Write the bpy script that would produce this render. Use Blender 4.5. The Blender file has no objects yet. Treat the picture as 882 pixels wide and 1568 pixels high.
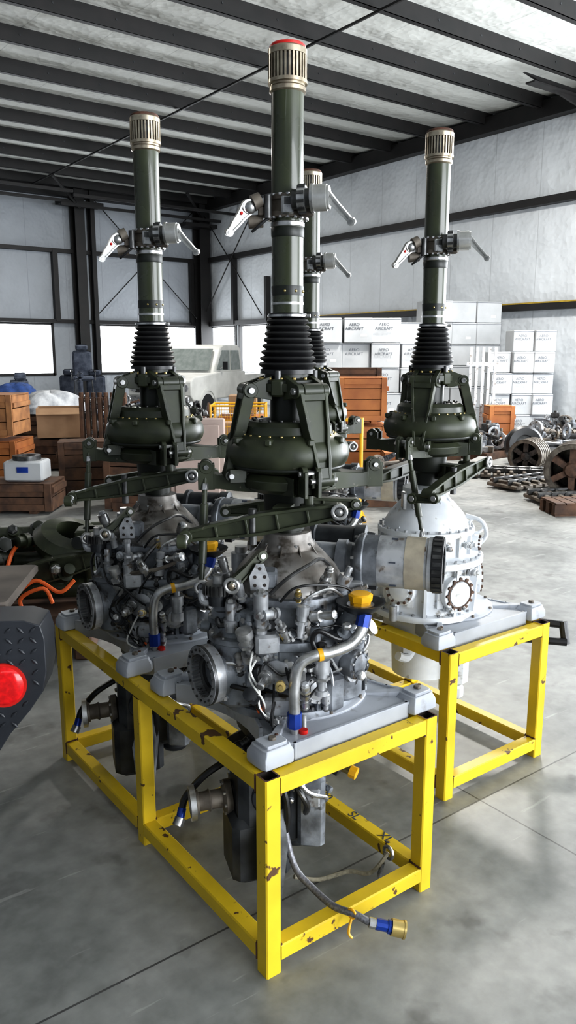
import bpy, math, random
from mathutils import Vector, Matrix, Euler
PI=math.pi
TH=math.radians(36.6)
def H(f,l,z=0.0):
    s,c=math.sin(TH),math.cos(TH)
    return Vector((s*f+c*l, c*f-s*l, z))
V=Vector
# ------------------------------------------------------------------ materials
MATS={}
def mat(name,c1,c2=None,rough=0.5,metal=0.0,scale=8.0,bump=0.0,rough2=None,detail=5.0,lo=0.35,hi=0.65,c3=None,s3=30.0,t3=0.62,coat=0.0,w3=0.04):
    m=bpy.data.materials.new(name); m.use_nodes=True
    nt=m.node_tree; N=nt.nodes; L=nt.links
    p=N['Principled BSDF']
    tc=N.new('ShaderNodeTexCoord')
    nz=N.new('ShaderNodeTexNoise'); nz.inputs['Scale'].default_value=scale; nz.inputs['Detail'].default_value=detail
    L.new(tc.outputs['Object'],nz.inputs['Vector'])
    cr=N.new('ShaderNodeValToRGB')
    cr.color_ramp.elements[0].position=lo; cr.color_ramp.elements[1].position=hi
    c2=c2 or tuple(x*0.75 for x in c1)
    cr.color_ramp.elements[0].color=(*c2,1); cr.color_ramp.elements[1].color=(*c1,1)
    L.new(nz.outputs['Fac'],cr.inputs['Fac'])
    out=cr.outputs['Color']
    if c3:
        n3=N.new('ShaderNodeTexNoise'); n3.inputs['Scale'].default_value=s3; n3.inputs['Detail'].default_value=6
        L.new(tc.outputs['Object'],n3.inputs['Vector'])
        r3=N.new('ShaderNodeValToRGB'); r3.color_ramp.elements[0].position=t3; r3.color_ramp.elements[1].position=t3+w3
        L.new(n3.outputs['Fac'],r3.inputs['Fac'])
        mx=N.new('ShaderNodeMixRGB'); L.new(r3.outputs['Color'],mx.inputs['Fac']); L.new(out,mx.inputs['Color1']); mx.inputs['Color2'].default_value=(*c3,1)
        out=mx.outputs['Color']
    L.new(out,p.inputs['Base Color'])
    p.inputs['Metallic'].default_value=metal
    if rough2 is not None:
        mr=N.new('ShaderNodeMapRange'); L.new(nz.outputs['Fac'],mr.inputs['Value'])
        mr.inputs['From Min'].default_value=0.3; mr.inputs['From Max'].default_value=0.7
        mr.inputs['To Min'].default_value=rough; mr.inputs['To Max'].default_value=rough2
        L.new(mr.outputs['Result'],p.inputs['Roughness'])
    else: p.inputs['Roughness'].default_value=rough
    p.inputs['Coat Weight'].default_value=coat
    if bump>0:
        b=N.new('ShaderNodeBump'); b.inputs['Strength'].default_value=bump; b.inputs['Distance'].default_value=0.01
        n2=N.new('ShaderNodeTexNoise'); n2.inputs['Scale'].default_value=scale*4; L.new(tc.outputs['Object'],n2.inputs['Vector'])
        L.new(n2.outputs['Fac'],b.inputs['Height']); L.new(b.outputs['Normal'],p.inputs['Normal'])
    MATS[name]=m; return m
mat('green_gloss',(.040,.048,.021),(.026,.031,.015),rough=.2,rough2=.38,scale=5,coat=.3,c3=(.11,.11,.075),s3=22,t3=.70)
mat('green_cast',(.039,.046,.024),(.018,.022,.012),rough=.34,rough2=.52,scale=14,c3=(.11,.105,.08),s3=60,t3=.67)
mat('green_dark',(.012,.015,.009),(.006,.008,.006),rough=.42,scale=14)
mat('rubber',(.012,.012,.013),(.006,.006,.007),rough=.38,scale=20)
mat('spline',(.55,.49,.38),(.30,.25,.19),rough=.28,metal=.85,scale=30)
mat('tan_band',(.47,.42,.33),(.34,.30,.24),rough=.4,metal=.3,scale=20)
mat('steel',(.60,.60,.60),(.30,.30,.30),rough=.24,rough2=.40,metal=.88,scale=25)
mat('steel_dark',(.12,.12,.12),(.05,.05,.05),rough=.38,metal=.75,scale=25)
mat('case_grey',(.28,.30,.33),(.105,.112,.124),rough=.36,rough2=.55,metal=.3,scale=13,c3=(.05,.045,.04),s3=20,t3=.58,w3=.10,bump=.15)
mat('case_light',(.50,.51,.53),(.24,.245,.255),rough=.34,metal=.45,scale=16,c3=(.11,.08,.055),s3=24,t3=.60,w3=.08)
mat('case_brown',(.30,.29,.28),(.13,.115,.10),rough=.42,metal=.35,scale=10,c3=(.06,.05,.04),s3=16,t3=.56,w3=.1)
mat('case_dark',(.060,.064,.070),(.020,.022,.025),rough=.45,metal=.4,scale=12)
mat('case_white',(.70,.72,.74),(.56,.58,.61),rough=.4,scale=10,c3=(.30,.28,.25),s3=20,t3=.62,w3=.08)
mat('case_steel',(.60,.60,.59),(.40,.40,.39),rough=.3,metal=.6,scale=20)
mat('plate_paint',(.42,.44,.48),(.31,.325,.355),rough=.36,rough2=.52,scale=5,c3=(.17,.155,.14),s3=11,t3=.62,w3=.12)
mat('yellow_paint',(.74,.52,.022),(.60,.42,.02),rough=.36,rough2=.5,scale=6,c3=(.10,.05,.022),s3=16,t3=.655,w3=.02)
mat('rust',(.12,.05,.03),(.05,.025,.018),rough=.8,scale=30,bump=.3)
mat('tube_inside',(.02,.013,.01),rough=.8)
mat('red',(.65,.02,.015),(.50,.015,.01),rough=.35)
mat('blue',(.015,.06,.36),(.01,.035,.22),rough=.3,metal=.4)
mat('yellow_plastic',(.80,.42,.01),(.70,.36,.01),rough=.4)
mat('gold',(.65,.50,.20),(.45,.34,.14),rough=.3,metal=.85)
mat('orange',(.85,.16,.03),(.7,.12,.02),rough=.6)
mat('black_plastic',(.016,.016,.018),(.009,.009,.010),rough=.38)
mat('fender_plastic',(.030,.033,.040),(.020,.022,.027),rough=.42,scale=9)
mat('white_paint',(.80,.80,.77),(.66,.66,.63),rough=.5,scale=3)
mat('wood',(.40,.19,.075),(.22,.10,.045),rough=.7,scale=6)
mat('wood_orange',(.46,.175,.05),(.30,.10,.03),rough=.65,scale=3)
mat('wood_dark',(.13,.067,.038),(.055,.03,.02),rough=.8,scale=8)
mat('cardboard',(.42,.27,.16),(.31,.19,.11),rough=.8,scale=3)
mat('carton_white',(.47,.48,.49),(.36,.37,.38),rough=.7,scale=1.5)
mat('ink',(.05,.06,.08),rough=.7)
mat('fabric_grey',(.10,.115,.15),(.04,.048,.07),rough=.9,scale=9,bump=.5)
mat('fabric_blue',(.04,.09,.28),(.02,.045,.13),rough=.8,scale=9,bump=.5)
mat('tarp',(.55,.56,.57),(.28,.29,.31),rough=.7,scale=6,bump=.6)
mat('cream',(.48,.38,.34),(.34,.26,.23),rough=.8,scale=2)
mat('deck_board',(.17,.145,.125),(.10,.085,.075),rough=.8,scale=5)
mat('frame_black',(.014,.012,.012),(.008,.008,.008),rough=.55,scale=3)
mat('girt_yellow',(.40,.28,.03),(.3,.2,.03),rough=.5)
mat('glass_dark',(.30,.33,.32),(.22,.25,.24),rough=.08)
mat('dirt_metal',(.20,.175,.145),(.075,.062,.052),rough=.6,metal=.4,scale=14)
mat('drum_rust',(.13,.075,.05),(.06,.035,.025),rough=.75,scale=18)
mat('red_lens',(.80,.012,.015),(.50,.008,.010),rough=.15,scale=60)
mat('hose',(.20,.20,.22),(.10,.10,.11),rough=.4,metal=.5,scale=150)
mat('rope',(.36,.33,.25),(.22,.2,.15),rough=.9,scale=80)

def wallmat(name,base,axis):
    m=bpy.data.materials.new(name); m.use_nodes=True; nt=m.node_tree; N=nt.nodes; L=nt.links; p=N['Principled BSDF']
    tc=N.new('ShaderNodeTexCoord'); sp=N.new('ShaderNodeSeparateXYZ'); L.new(tc.outputs['Object'],sp.inputs[0])
    def math_(op,a,bv):
        n=N.new('ShaderNodeMath'); n.operation=op
        if isinstance(a,(int,float)): n.inputs[0].default_value=a
        else: L.new(a,n.inputs[0])
        if isinstance(bv,(int,float)): n.inputs[1].default_value=bv
        else: L.new(bv,n.inputs[1])
        return n.outputs[0]
    a=math_('ADD',sp.outputs[axis],100.0)
    mo=math_('MODULO',a,1.25)
    seam=math_('LESS_THAN',mo,0.02)
    nz=N.new('ShaderNodeTexNoise'); nz.inputs['Scale'].default_value=.7; nz.inputs['Detail'].default_value=5
    L.new(tc.outputs['Object'],nz.inputs['Vector'])
    cr=N.new('ShaderNodeValToRGB'); cr.color_ramp.elements[0].position=.3; cr.color_ramp.elements[1].position=.7
    cr.color_ramp.elements[0].color=(*[x*.82 for x in base],1); cr.color_ramp.elements[1].color=(*base,1)
    L.new(nz.outputs['Fac'],cr.inputs['Fac'])
    mx=N.new('ShaderNodeMixRGB'); L.new(seam,mx.inputs['Fac']); L.new(cr.outputs['Color'],mx.inputs['Color1']); mx.inputs['Color2'].default_value=(*[x*.72 for x in base],1)
    L.new(mx.outputs['Color'],p.inputs['Base Color']); p.inputs['Roughness'].default_value=.6
    ch=N.new('ShaderNodeTexVoronoi'); ch.inputs['Scale'].default_value=9; L.new(tc.outputs['Object'],ch.inputs['Vector'])
    n5=N.new('ShaderNodeTexNoise'); n5.inputs['Scale'].default_value=1.3; n5.inputs['Detail'].default_value=3; L.new(tc.outputs['Object'],n5.inputs['Vector'])
    ad=math_('ADD',math_('MULTIPLY',ch.outputs['Distance'],.12),math_('MULTIPLY',n5.outputs['Fac'],1.6))
    b=N.new('ShaderNodeBump'); b.inputs['Strength'].default_value=.6; b.inputs['Distance'].default_value=.13
    L.new(ad,b.inputs['Height']); L.new(b.outputs['Normal'],p.inputs['Normal'])
    MATS[name]=m
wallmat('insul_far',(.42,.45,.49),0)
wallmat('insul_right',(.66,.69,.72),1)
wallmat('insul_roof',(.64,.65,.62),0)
def floormat():
    m=bpy.data.materials.new('concrete'); m.use_nodes=True; nt=m.node_tree; N=nt.nodes; L=nt.links; p=N['Principled BSDF']
    tc=N.new('ShaderNodeTexCoord'); sp=N.new('ShaderNodeSeparateXYZ'); L.new(tc.outputs['Object'],sp.inputs[0])
    def M(op,a,b=0.0):
        n=N.new('ShaderNodeMath'); n.operation=op
        for i,x in enumerate((a,b)):
            if isinstance(x,(int,float)): n.inputs[i].default_value=x
            else: L.new(x,n.inputs[i])
        return n.outputs[0]
    def joint(o,off,per):
        return M('LESS_THAN',M('MODULO',M('ADD',o,per*20-off+.004),per),.007)
    j=M('MAXIMUM',joint(sp.outputs[0],2.24,3.8),joint(sp.outputs[1],1.768,3.8))
    n1=N.new('ShaderNodeTexNoise'); n1.inputs['Scale'].default_value=1.3; n1.inputs['Detail'].default_value=9; n1.inputs['Roughness'].default_value=.62
    n2=N.new('ShaderNodeTexNoise'); n2.inputs['Scale'].default_value=14; n2.inputs['Detail'].default_value=8
    L.new(tc.outputs['Object'],n1.inputs['Vector']); L.new(tc.outputs['Object'],n2.inputs['Vector'])
    c1=N.new('ShaderNodeValToRGB'); e=c1.color_ramp.elements
    e[0].position=.34; e[0].color=(.165,.17,.165,1); e[1].position=.64; e[1].color=(.37,.37,.355,1)
    x=e.new(.48); x.color=(.27,.275,.265,1)
    L.new(n1.outputs['Fac'],c1.inputs['Fac'])
    c2=N.new('ShaderNodeValToRGB'); c2.color_ramp.elements[0].position=.3; c2.color_ramp.elements[0].color=(.72,.72,.72,1); c2.color_ramp.elements[1].position=.7
    L.new(n2.outputs['Fac'],c2.inputs['Fac'])
    mu=N.new('ShaderNodeMixRGB'); mu.blend_type='MULTIPLY'; mu.inputs['Fac'].default_value=1; L.new(c1.outputs['Color'],mu.inputs['Color1']); L.new(c2.outputs['Color'],mu.inputs['Color2'])
    mx=N.new('ShaderNodeMixRGB'); L.new(j,mx.inputs['Fac']); L.new(mu.outputs['Color'],mx.inputs['Color1']); mx.inputs['Color2'].default_value=(.07,.07,.07,1)
    n3=N.new('ShaderNodeTexNoise'); n3.inputs['Scale'].default_value=5.5; n3.inputs['Detail'].default_value=4; L.new(tc.outputs['Object'],n3.inputs['Vector'])
    c3=N.new('ShaderNodeValToRGB'); c3.color_ramp.elements[0].position=.60; c3.color_ramp.elements[1].position=.70; L.new(n3.outputs['Fac'],c3.inputs['Fac'])
    st=M('MULTIPLY',c3.outputs['Color'],.5)
    m4=N.new('ShaderNodeMixRGB'); L.new(st,m4.inputs['Fac']); L.new(mx.outputs['Color'],m4.inputs['Color1']); m4.inputs['Color2'].default_value=(.09,.085,.08,1)
    # thin scuffs
    mp=N.new('ShaderNodeMapping'); mp.inputs['Scale'].default_value=(1.0,9.0,1.0); mp.inputs['Rotation'].default_value=(0,0,.5); L.new(tc.outputs['Object'],mp.inputs['Vector'])
    n6=N.new('ShaderNodeTexNoise'); n6.inputs['Scale'].default_value=2.2; n6.inputs['Detail'].default_value=7; L.new(mp.outputs['Vector'],n6.inputs['Vector'])
    c6=N.new('ShaderNodeValToRGB'); c6.color_ramp.elements[0].position=.66; c6.color_ramp.elements[1].position=.69; L.new(n6.outputs['Fac'],c6.inputs['Fac'])
    m6=N.new('ShaderNodeMixRGB'); L.new(M('MULTIPLY',c6.outputs['Color'],.35),m6.inputs['Fac']); L.new(m4.outputs['Color'],m6.inputs['Color1']); m6.inputs['Color2'].default_value=(.50,.50,.48,1)
    L.new(m6.outputs['Color'],p.inputs['Base Color'])
    mr=N.new('ShaderNodeMapRange'); L.new(n1.outputs['Fac'],mr.inputs['Value']); mr.inputs['To Min'].default_value=.30; mr.inputs['To Max'].default_value=.58
    L.new(mr.outputs['Result'],p.inputs['Roughness'])
    b=N.new('ShaderNodeBump'); b.inputs['Strength'].default_value=.15; b.inputs['Distance'].default_value=.004; L.new(n2.outputs['Fac'],b.inputs['Height']); L.new(b.outputs['Normal'],p.inputs['Normal'])
    MATS['concrete']=m
floormat()

# ------------------------------------------------------------------ mesh builder
def frame(o,z,xh=None):
    z=V(z).normalized()
    xh=V(xh) if xh is not None else (V((0,0,1)) if abs(z.z)<.95 else V((1,0,0)))
    x=(xh-z*xh.dot(z)).normalized(); y=z.cross(x)
    M=Matrix((x,y,z)).transposed().to_4x4(); M.translation=V(o); return M
class MB:
    def __init__(s): s.v=[];s.f=[];s.m=[];s.names=[]
    def mi(s,n):
        if n not in s.names: s.names.append(n)
        return s.names.index(n)
    def add(s,vs,fs,mt,M=None):
        o=len(s.v); k=s.mi(mt)
        for a in vs:
            a=V(a); s.v.append(tuple(M@a if M else a))
        for f in fs: s.f.append(tuple(o+i for i in f)); s.m.append(k)
    def loft(s,rings,mt,M=None,cap=True,closed=False):
        n=len(rings[0]); vs=[p for r in rings for p in r]; fs=[]
        R=len(rings)
        for i in range(R if closed else R-1):
            j=(i+1)%R
            for k in range(n):
                l=(k+1)%n; fs.append((i*n+k,i*n+l,j*n+l,j*n+k))
        if cap and not closed:
            fs.append(tuple(reversed(range(n)))); fs.append(tuple((R-1)*n+k for k in range(n)))
        s.add(vs,fs,mt,M)
    def lathe(s,prof,mt,M=None,seg=32,closed=False,cap=True):
        rings=[[V((r*math.cos(2*PI*k/seg),r*math.sin(2*PI*k/seg),z)) for k in range(seg)] for r,z in prof]
        s.loft(rings,mt,M,cap,closed)
    def cyl(s,p0,p1,r0,mt,r1=None,seg=18):
        p0=V(p0);p1=V(p1); r1=r0 if r1 is None else r1
        s.lathe([(r0,0),(r1,(p1-p0).length)],mt,frame(p0,p1-p0),seg)
    def box(s,c,size,mt,rz=0,M=None,ch=0.0):
        x,y,z=[a/2 for a in size]
        c=V(c); R=Matrix.Translation(c)@Matrix.Rotation(rz,4,'Z')
        if M: R=M@R
        if ch<=0:
            vs=[(a*x,b*y,d*z) for d in(-1,1) for a,b in((-1,-1),(1,-1),(1,1),(-1,1))]
            s.add(vs,[(3,2,1,0),(4,5,6,7),(0,1,5,4),(1,2,6,5),(2,3,7,6),(3,0,4,7)],mt,R)
        else:
            h=ch
            def ring(X,Y,Z): return [V(q+(Z,)) for q in ((-X+h,-Y),(X-h,-Y),(X,-Y+h),(X,Y-h),(X-h,Y),(-X+h,Y),(-X,Y-h),(-X,-Y+h))]
            s.loft([ring(x-h,y-h,-z),ring(x,y,-z+h),ring(x,y,z-h),ring(x-h,y-h,z)],mt,R)
    def sphere(s,c,r,mt,seg=14,sz=1):
        prof=[(max(r*math.sin(PI*i/8),1e-4),-r*sz*math.cos(PI*i/8)) for i in range(9)]
        s.lathe(prof,mt,Matrix.Translation(V(c)),seg)
    def torus(s,o,ax,R,r,mt,seg=28,m=10):
        s.lathe([(R+r*math.cos(2*PI*i/m),r*math.sin(2*PI*i/m)) for i in range(m)],mt,frame(o,ax),seg,closed=True)
    def ring(s,o,ax,ro,ri,h,mt,seg=32):
        s.lathe([(ro,0),(ro,h),(ri,h),(ri,0)],mt,frame(o,ax),seg,closed=True)
    def tube(s,pts,r,mt,seg=10,sub=5):
        P=[V(p) for p in pts]
        if sub>1 and len(P)>2:
            Q=[]
            for i in range(len(P)-1):
                a=P[max(i-1,0)];b=P[i];c=P[i+1];d=P[min(i+2,len(P)-1)]
                for k in range(sub):
                    t=k/sub
                    Q.append(.5*((2*b)+(-a+c)*t+(2*a-5*b+4*c-d)*t*t+(-a+3*b-3*c+d)*t**3))
            Q.append(P[-1]); P=Q
        T=[(P[min(i+1,len(P)-1)]-P[max(i-1,0)]).normalized() for i in range(len(P))]
        x=T[0].orthogonal().normalized(); rings=[]
        for p,t in zip(P,T):
            x=(x-t*x.dot(t))
            x=x.normalized() if x.length>1e-6 else t.orthogonal().normalized()
            y=t.cross(x)
            rings.append([p+r*(math.cos(2*PI*k/seg)*x+math.sin(2*PI*k/seg)*y) for k in range(seg)])
        s.loft(rings,mt)
    def prism(s,poly,h,mt,M=None):
        s.loft([[V((x,y,-h/2)) for x,y in poly],[V((x,y,h/2)) for x,y in poly]],mt,M)
    def bolts(s,M,R,n,r,h,mt,z=0,a0=0,arc=2*PI):
        for i in range(n):
            a=a0+arc*i/n
            s.lathe([(r,0),(r,h)],mt,M@Matrix.Translation((R*math.cos(a),R*math.sin(a),z)),6)
    def fitting(s,p,d,r,L,rnd,m1,m2='steel'):
        """varied machined fitting: collars, hex nuts, necks, cap"""
        d=V(d).normalized(); M=frame(p,d); z=0; prof=[(r,0)]
        while z<L:
            k=rnd.choice((.6,.75,.9,1.0,1.25)); h=rnd.uniform(.12,.35)*L
            prof+=[(r*k,z+.001),(r*k,z+h)]; z+=h
        prof+=[(r*.5,z+.003)]
        s.lathe(prof,m1,M,18)
        hz=rnd.uniform(.2,.8)*L
        s.lathe([(r*1.3,hz),(r*1.3,hz+.25*r+.004)],m2,M,6)
        if rnd.random()<.5: s.lathe([(r*.8,z),(r*.8,z+r*.6),(r*.5,z+r*.8)],rnd.choice(('steel','case_light','steel_dark','steel')),M,6)
    def lever(s,p0,p1,up,hs,w,mt,ribs=4,boss=.018,bm='steel',t=.007,bl=1.25):
        p0=V(p0);p1=V(p1);ax=(p1-p0);Ln=ax.length;ax.normalize()
        wd=ax.cross(V(up)).normalized(); ud=wd.cross(ax)
        n=12
        def hh(q):
            k=q*(len(hs)-1);i=min(int(k),len(hs)-2);f=k-i; f=f*f*(3-2*f); return hs[i]*(1-f)+hs[i+1]*f
        def sec(q,c0,c1,ww):
            b=p0+ax*Ln*q
            return [b+ud*c0-wd*ww/2,b+ud*c0+wd*ww/2,b+ud*c1+wd*ww/2,b+ud*c1-wd*ww/2]
        Q=[i/n for i in range(n+1)]
        s.loft([sec(q,-hh(q),hh(q),w*.35) for q in Q],mt)
        s.loft([sec(q,hh(q)-t,hh(q)+t*.3,w) for q in Q],mt)
        s.loft([sec(q,-hh(q)-t*.3,-hh(q)+t,w) for q in Q],mt)
        for i in range(1,ribs+1):
            q=i/(ribs+1);d=t/2/Ln
            s.loft([sec(q-d,-hh(q),hh(q),w*.95),sec(q+d,-hh(q),hh(q),w*.95)],mt)
        if boss>0:
            for p,h in ((p0,hs[0]),(p1,hs[-1])):
                rr=max(boss,h)
                s.cyl(p-wd*w*.5*bl,p+wd*w*.5*bl,rr,mt,seg=20)
                s.cyl(p-wd*w*.62*bl,p+wd*w*.62*bl,rr*.55,bm,seg=12)
    def mesh(s,name,ang=35):
        me=bpy.data.meshes.new(name); me.from_pydata(s.v,[],s.f)
        for n in s.names: me.materials.append(MATS[n])
        me.polygons.foreach_set('material_index',s.m)
        me.polygons.foreach_set('use_smooth',[True]*len(s.f))
        me.update(); me.validate()
        me.set_sharp_from_angle(angle=math.radians(ang))
        return me
    def obj(s,name,loc=(0,0,0),rz=0,parent=None,bevel=0,ang=35):
        return mkobj(name,s.mesh(name,ang),loc,rz,parent,bevel)
def mkobj(name,me,loc=(0,0,0),rz=0,parent=None,bevel=0):
    o=bpy.data.objects.new(name,me); bpy.context.scene.collection.objects.link(o)
    o.location=loc; o.rotation_euler=(0,0,rz)
    if parent: o.parent=parent
    if bevel>0:
        b=o.modifiers.new('bevel','BEVEL'); b.width=bevel; b.segments=2; b.limit_method='ANGLE'; b.angle_limit=math.radians(50); b.harden_normals=False
    return o
def empty(name,loc=(0,0,0),rz=0):
    e=bpy.data.objects.new(name,None); e.empty_display_size=.1; bpy.context.scene.collection.objects.link(e); e.location=loc; e.rotation_euler=(0,0,rz); return e
I4=Matrix.Identity(4)

# ------------------------------------------------------------------ gearbox parts (local: +x right, +y away)
def pol(r,a,z): a=math.radians(a); return V((r*math.cos(a),r*math.sin(a),z))
def build_mast(topmat):
    b=MB()
    b.lathe([(.0455,1.60),(.0455,2.41)],'green_gloss',seg=48)
    b.lathe([(.047,1.835),(.047,1.842)],'steel',seg=48,cap=True)
    b.lathe([(.0465,1.86),(.0468,1.862),(.0468,1.885),(.0465,1.887)],'green_dark',seg=48)
    for a in (-100,-60,-20,30): b.sphere(pol(.0465,a,1.872),.004,'gold',8)
    b.lathe([(.0465,2.02),(.0475,2.022),(.0475,2.045),(.0465,2.047)],'green_dark',seg=48)
    b.lathe([(.047,2.048),(.0485,2.05),(.0485,2.060),(.047,2.062)],'steel',seg=48)
    b.lathe([(.046,2.398),(.051,2.402),(.051,2.412),(.048,2.416),(.048,2.424)],'spline',seg=48)
    b.lathe([(.0465,2.42),(.0465,2.495)],'steel_dark',seg=48)
    n=30
    for k in range(n):
        a=2*PI*k/n; b.box((.0488*math.cos(a),.0488*math.sin(a),2.459),(.009,.0056,.066),'spline',rz=a)
    b.lathe([(.046,2.49),(.0535,2.493),(.0535,2.508),(.05,2.512)],'spline',seg=48)
    b.lathe([(.0545,2.422),(.0545,2.431)],'spline',seg=48)
    b.lathe([(.05,2.509),(.05,2.517),(.046,2.521),(.03,2.522)],topmat,seg=40)
    b.lathe([(.048,2.07),(.058,2.073),(.058,2.085),(.053,2.088),(.053,2.115),(.058,2.118),(.058,2.13),(.048,2.134)],'dirt_metal',seg=40)
    b.bolts(I4,.0545,16,.0055,.006,'steel',z=2.128)
    b.bolts(I4,.0545,16,.0055,-.006,'steel',z=2.074)
    b.box((0,-.058,2.10),(.034,.022,.05),'steel',ch=.004)
    b.box((.0,-.068,2.11),(.02,.01,.018),'steel_dark')
    d=V((1,-.22,.02)).normalized(); o=V((.018,-.070,2.112))
    b.cyl(o-d*.005,o+d*.012,.026,'steel_dark')
    b.cyl(o+d*.012,o+d*.034,.035,'steel',seg=20)
    for k in range(10):
        a=2*PI*k/10; M=frame(o+d*.012,d)
        b.box((.035*math.cos(a),.035*math.sin(a),.011),(.008,.008,.02),'steel_dark',rz=a,M=M)
    b.cyl(o+d*.034,o+d*.048,.027,'steel_dark')
    b.cyl(o+d*.048,o+d*.056,.038,'steel',seg=26)
    b.cyl(o+d*.056,o+d*.092,.035,'case_steel',seg=26)
    b.cyl(o+d*.092,o+d*.099,.031,'case_steel',seg=26)
    e=o+d*.092
    b.lever(e+V((-.004,-.012,.006)),e+V((.066,-.02,-.066)),(0,-.2,1),[.012,.008,.006],.014,'case_steel',ribs=0,boss=.011,t=.004)
    b.box((.055,-.055,2.085),(.035,.03,.03),'dirt_metal',ch=.004)
    b.box((-.065,-.035,2.085),(.035,.04,.028),'dirt_metal',ch=.004)
    b.cyl((-.055,-.055,2.065),(-.055,-.055,2.125),.011,'steel_dark')
    b.cyl((-.075,-.045,2.115),(-.097,-.05,2.105),.022,'dirt_metal')
    b.cyl((-.07,-.03,2.062),(-.11,-.035,2.058),.018,'dirt_metal')
    b.sphere((-.105,-.05,2.095),.019,'steel')
    b.lever((-.108,-.05,2.098),(-.163,-.055,2.028),(0,-.2,1),[.019,.012,.007],.016,'case_steel',ribs=0,boss=.011,t=.004)
    b.sphere((-.128,-.06,2.078),.005,'red')
    b.tube([(-.05,-.05,2.07),(-.08,-.055,2.045),(-.1,-.05,2.03)],.004,'rubber')
    prof=[(.048,1.812),(.056,1.81),(.056,1.80)]
    n=8
    for i in range(n):
        z=1.797-i*.0175; r=.058+.024*(i/(n-1))**1.1
        prof+= [(r-.011,z),(r+.001,z-.0035),(r+.004,z-.008),(r+.001,z-.0125)]
    prof+=[(.074,1.655),(.082,1.652),(.082,1.64)]
    b.lathe(prof,'rubber',seg=48)
    b.ring((0,0,1.801),(0,0,1),.0585,.05,.006,'steel',40)
    b.cyl((.055,-.02,1.804),(.066,-.022,1.804),.005,'steel')
    return b
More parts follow.
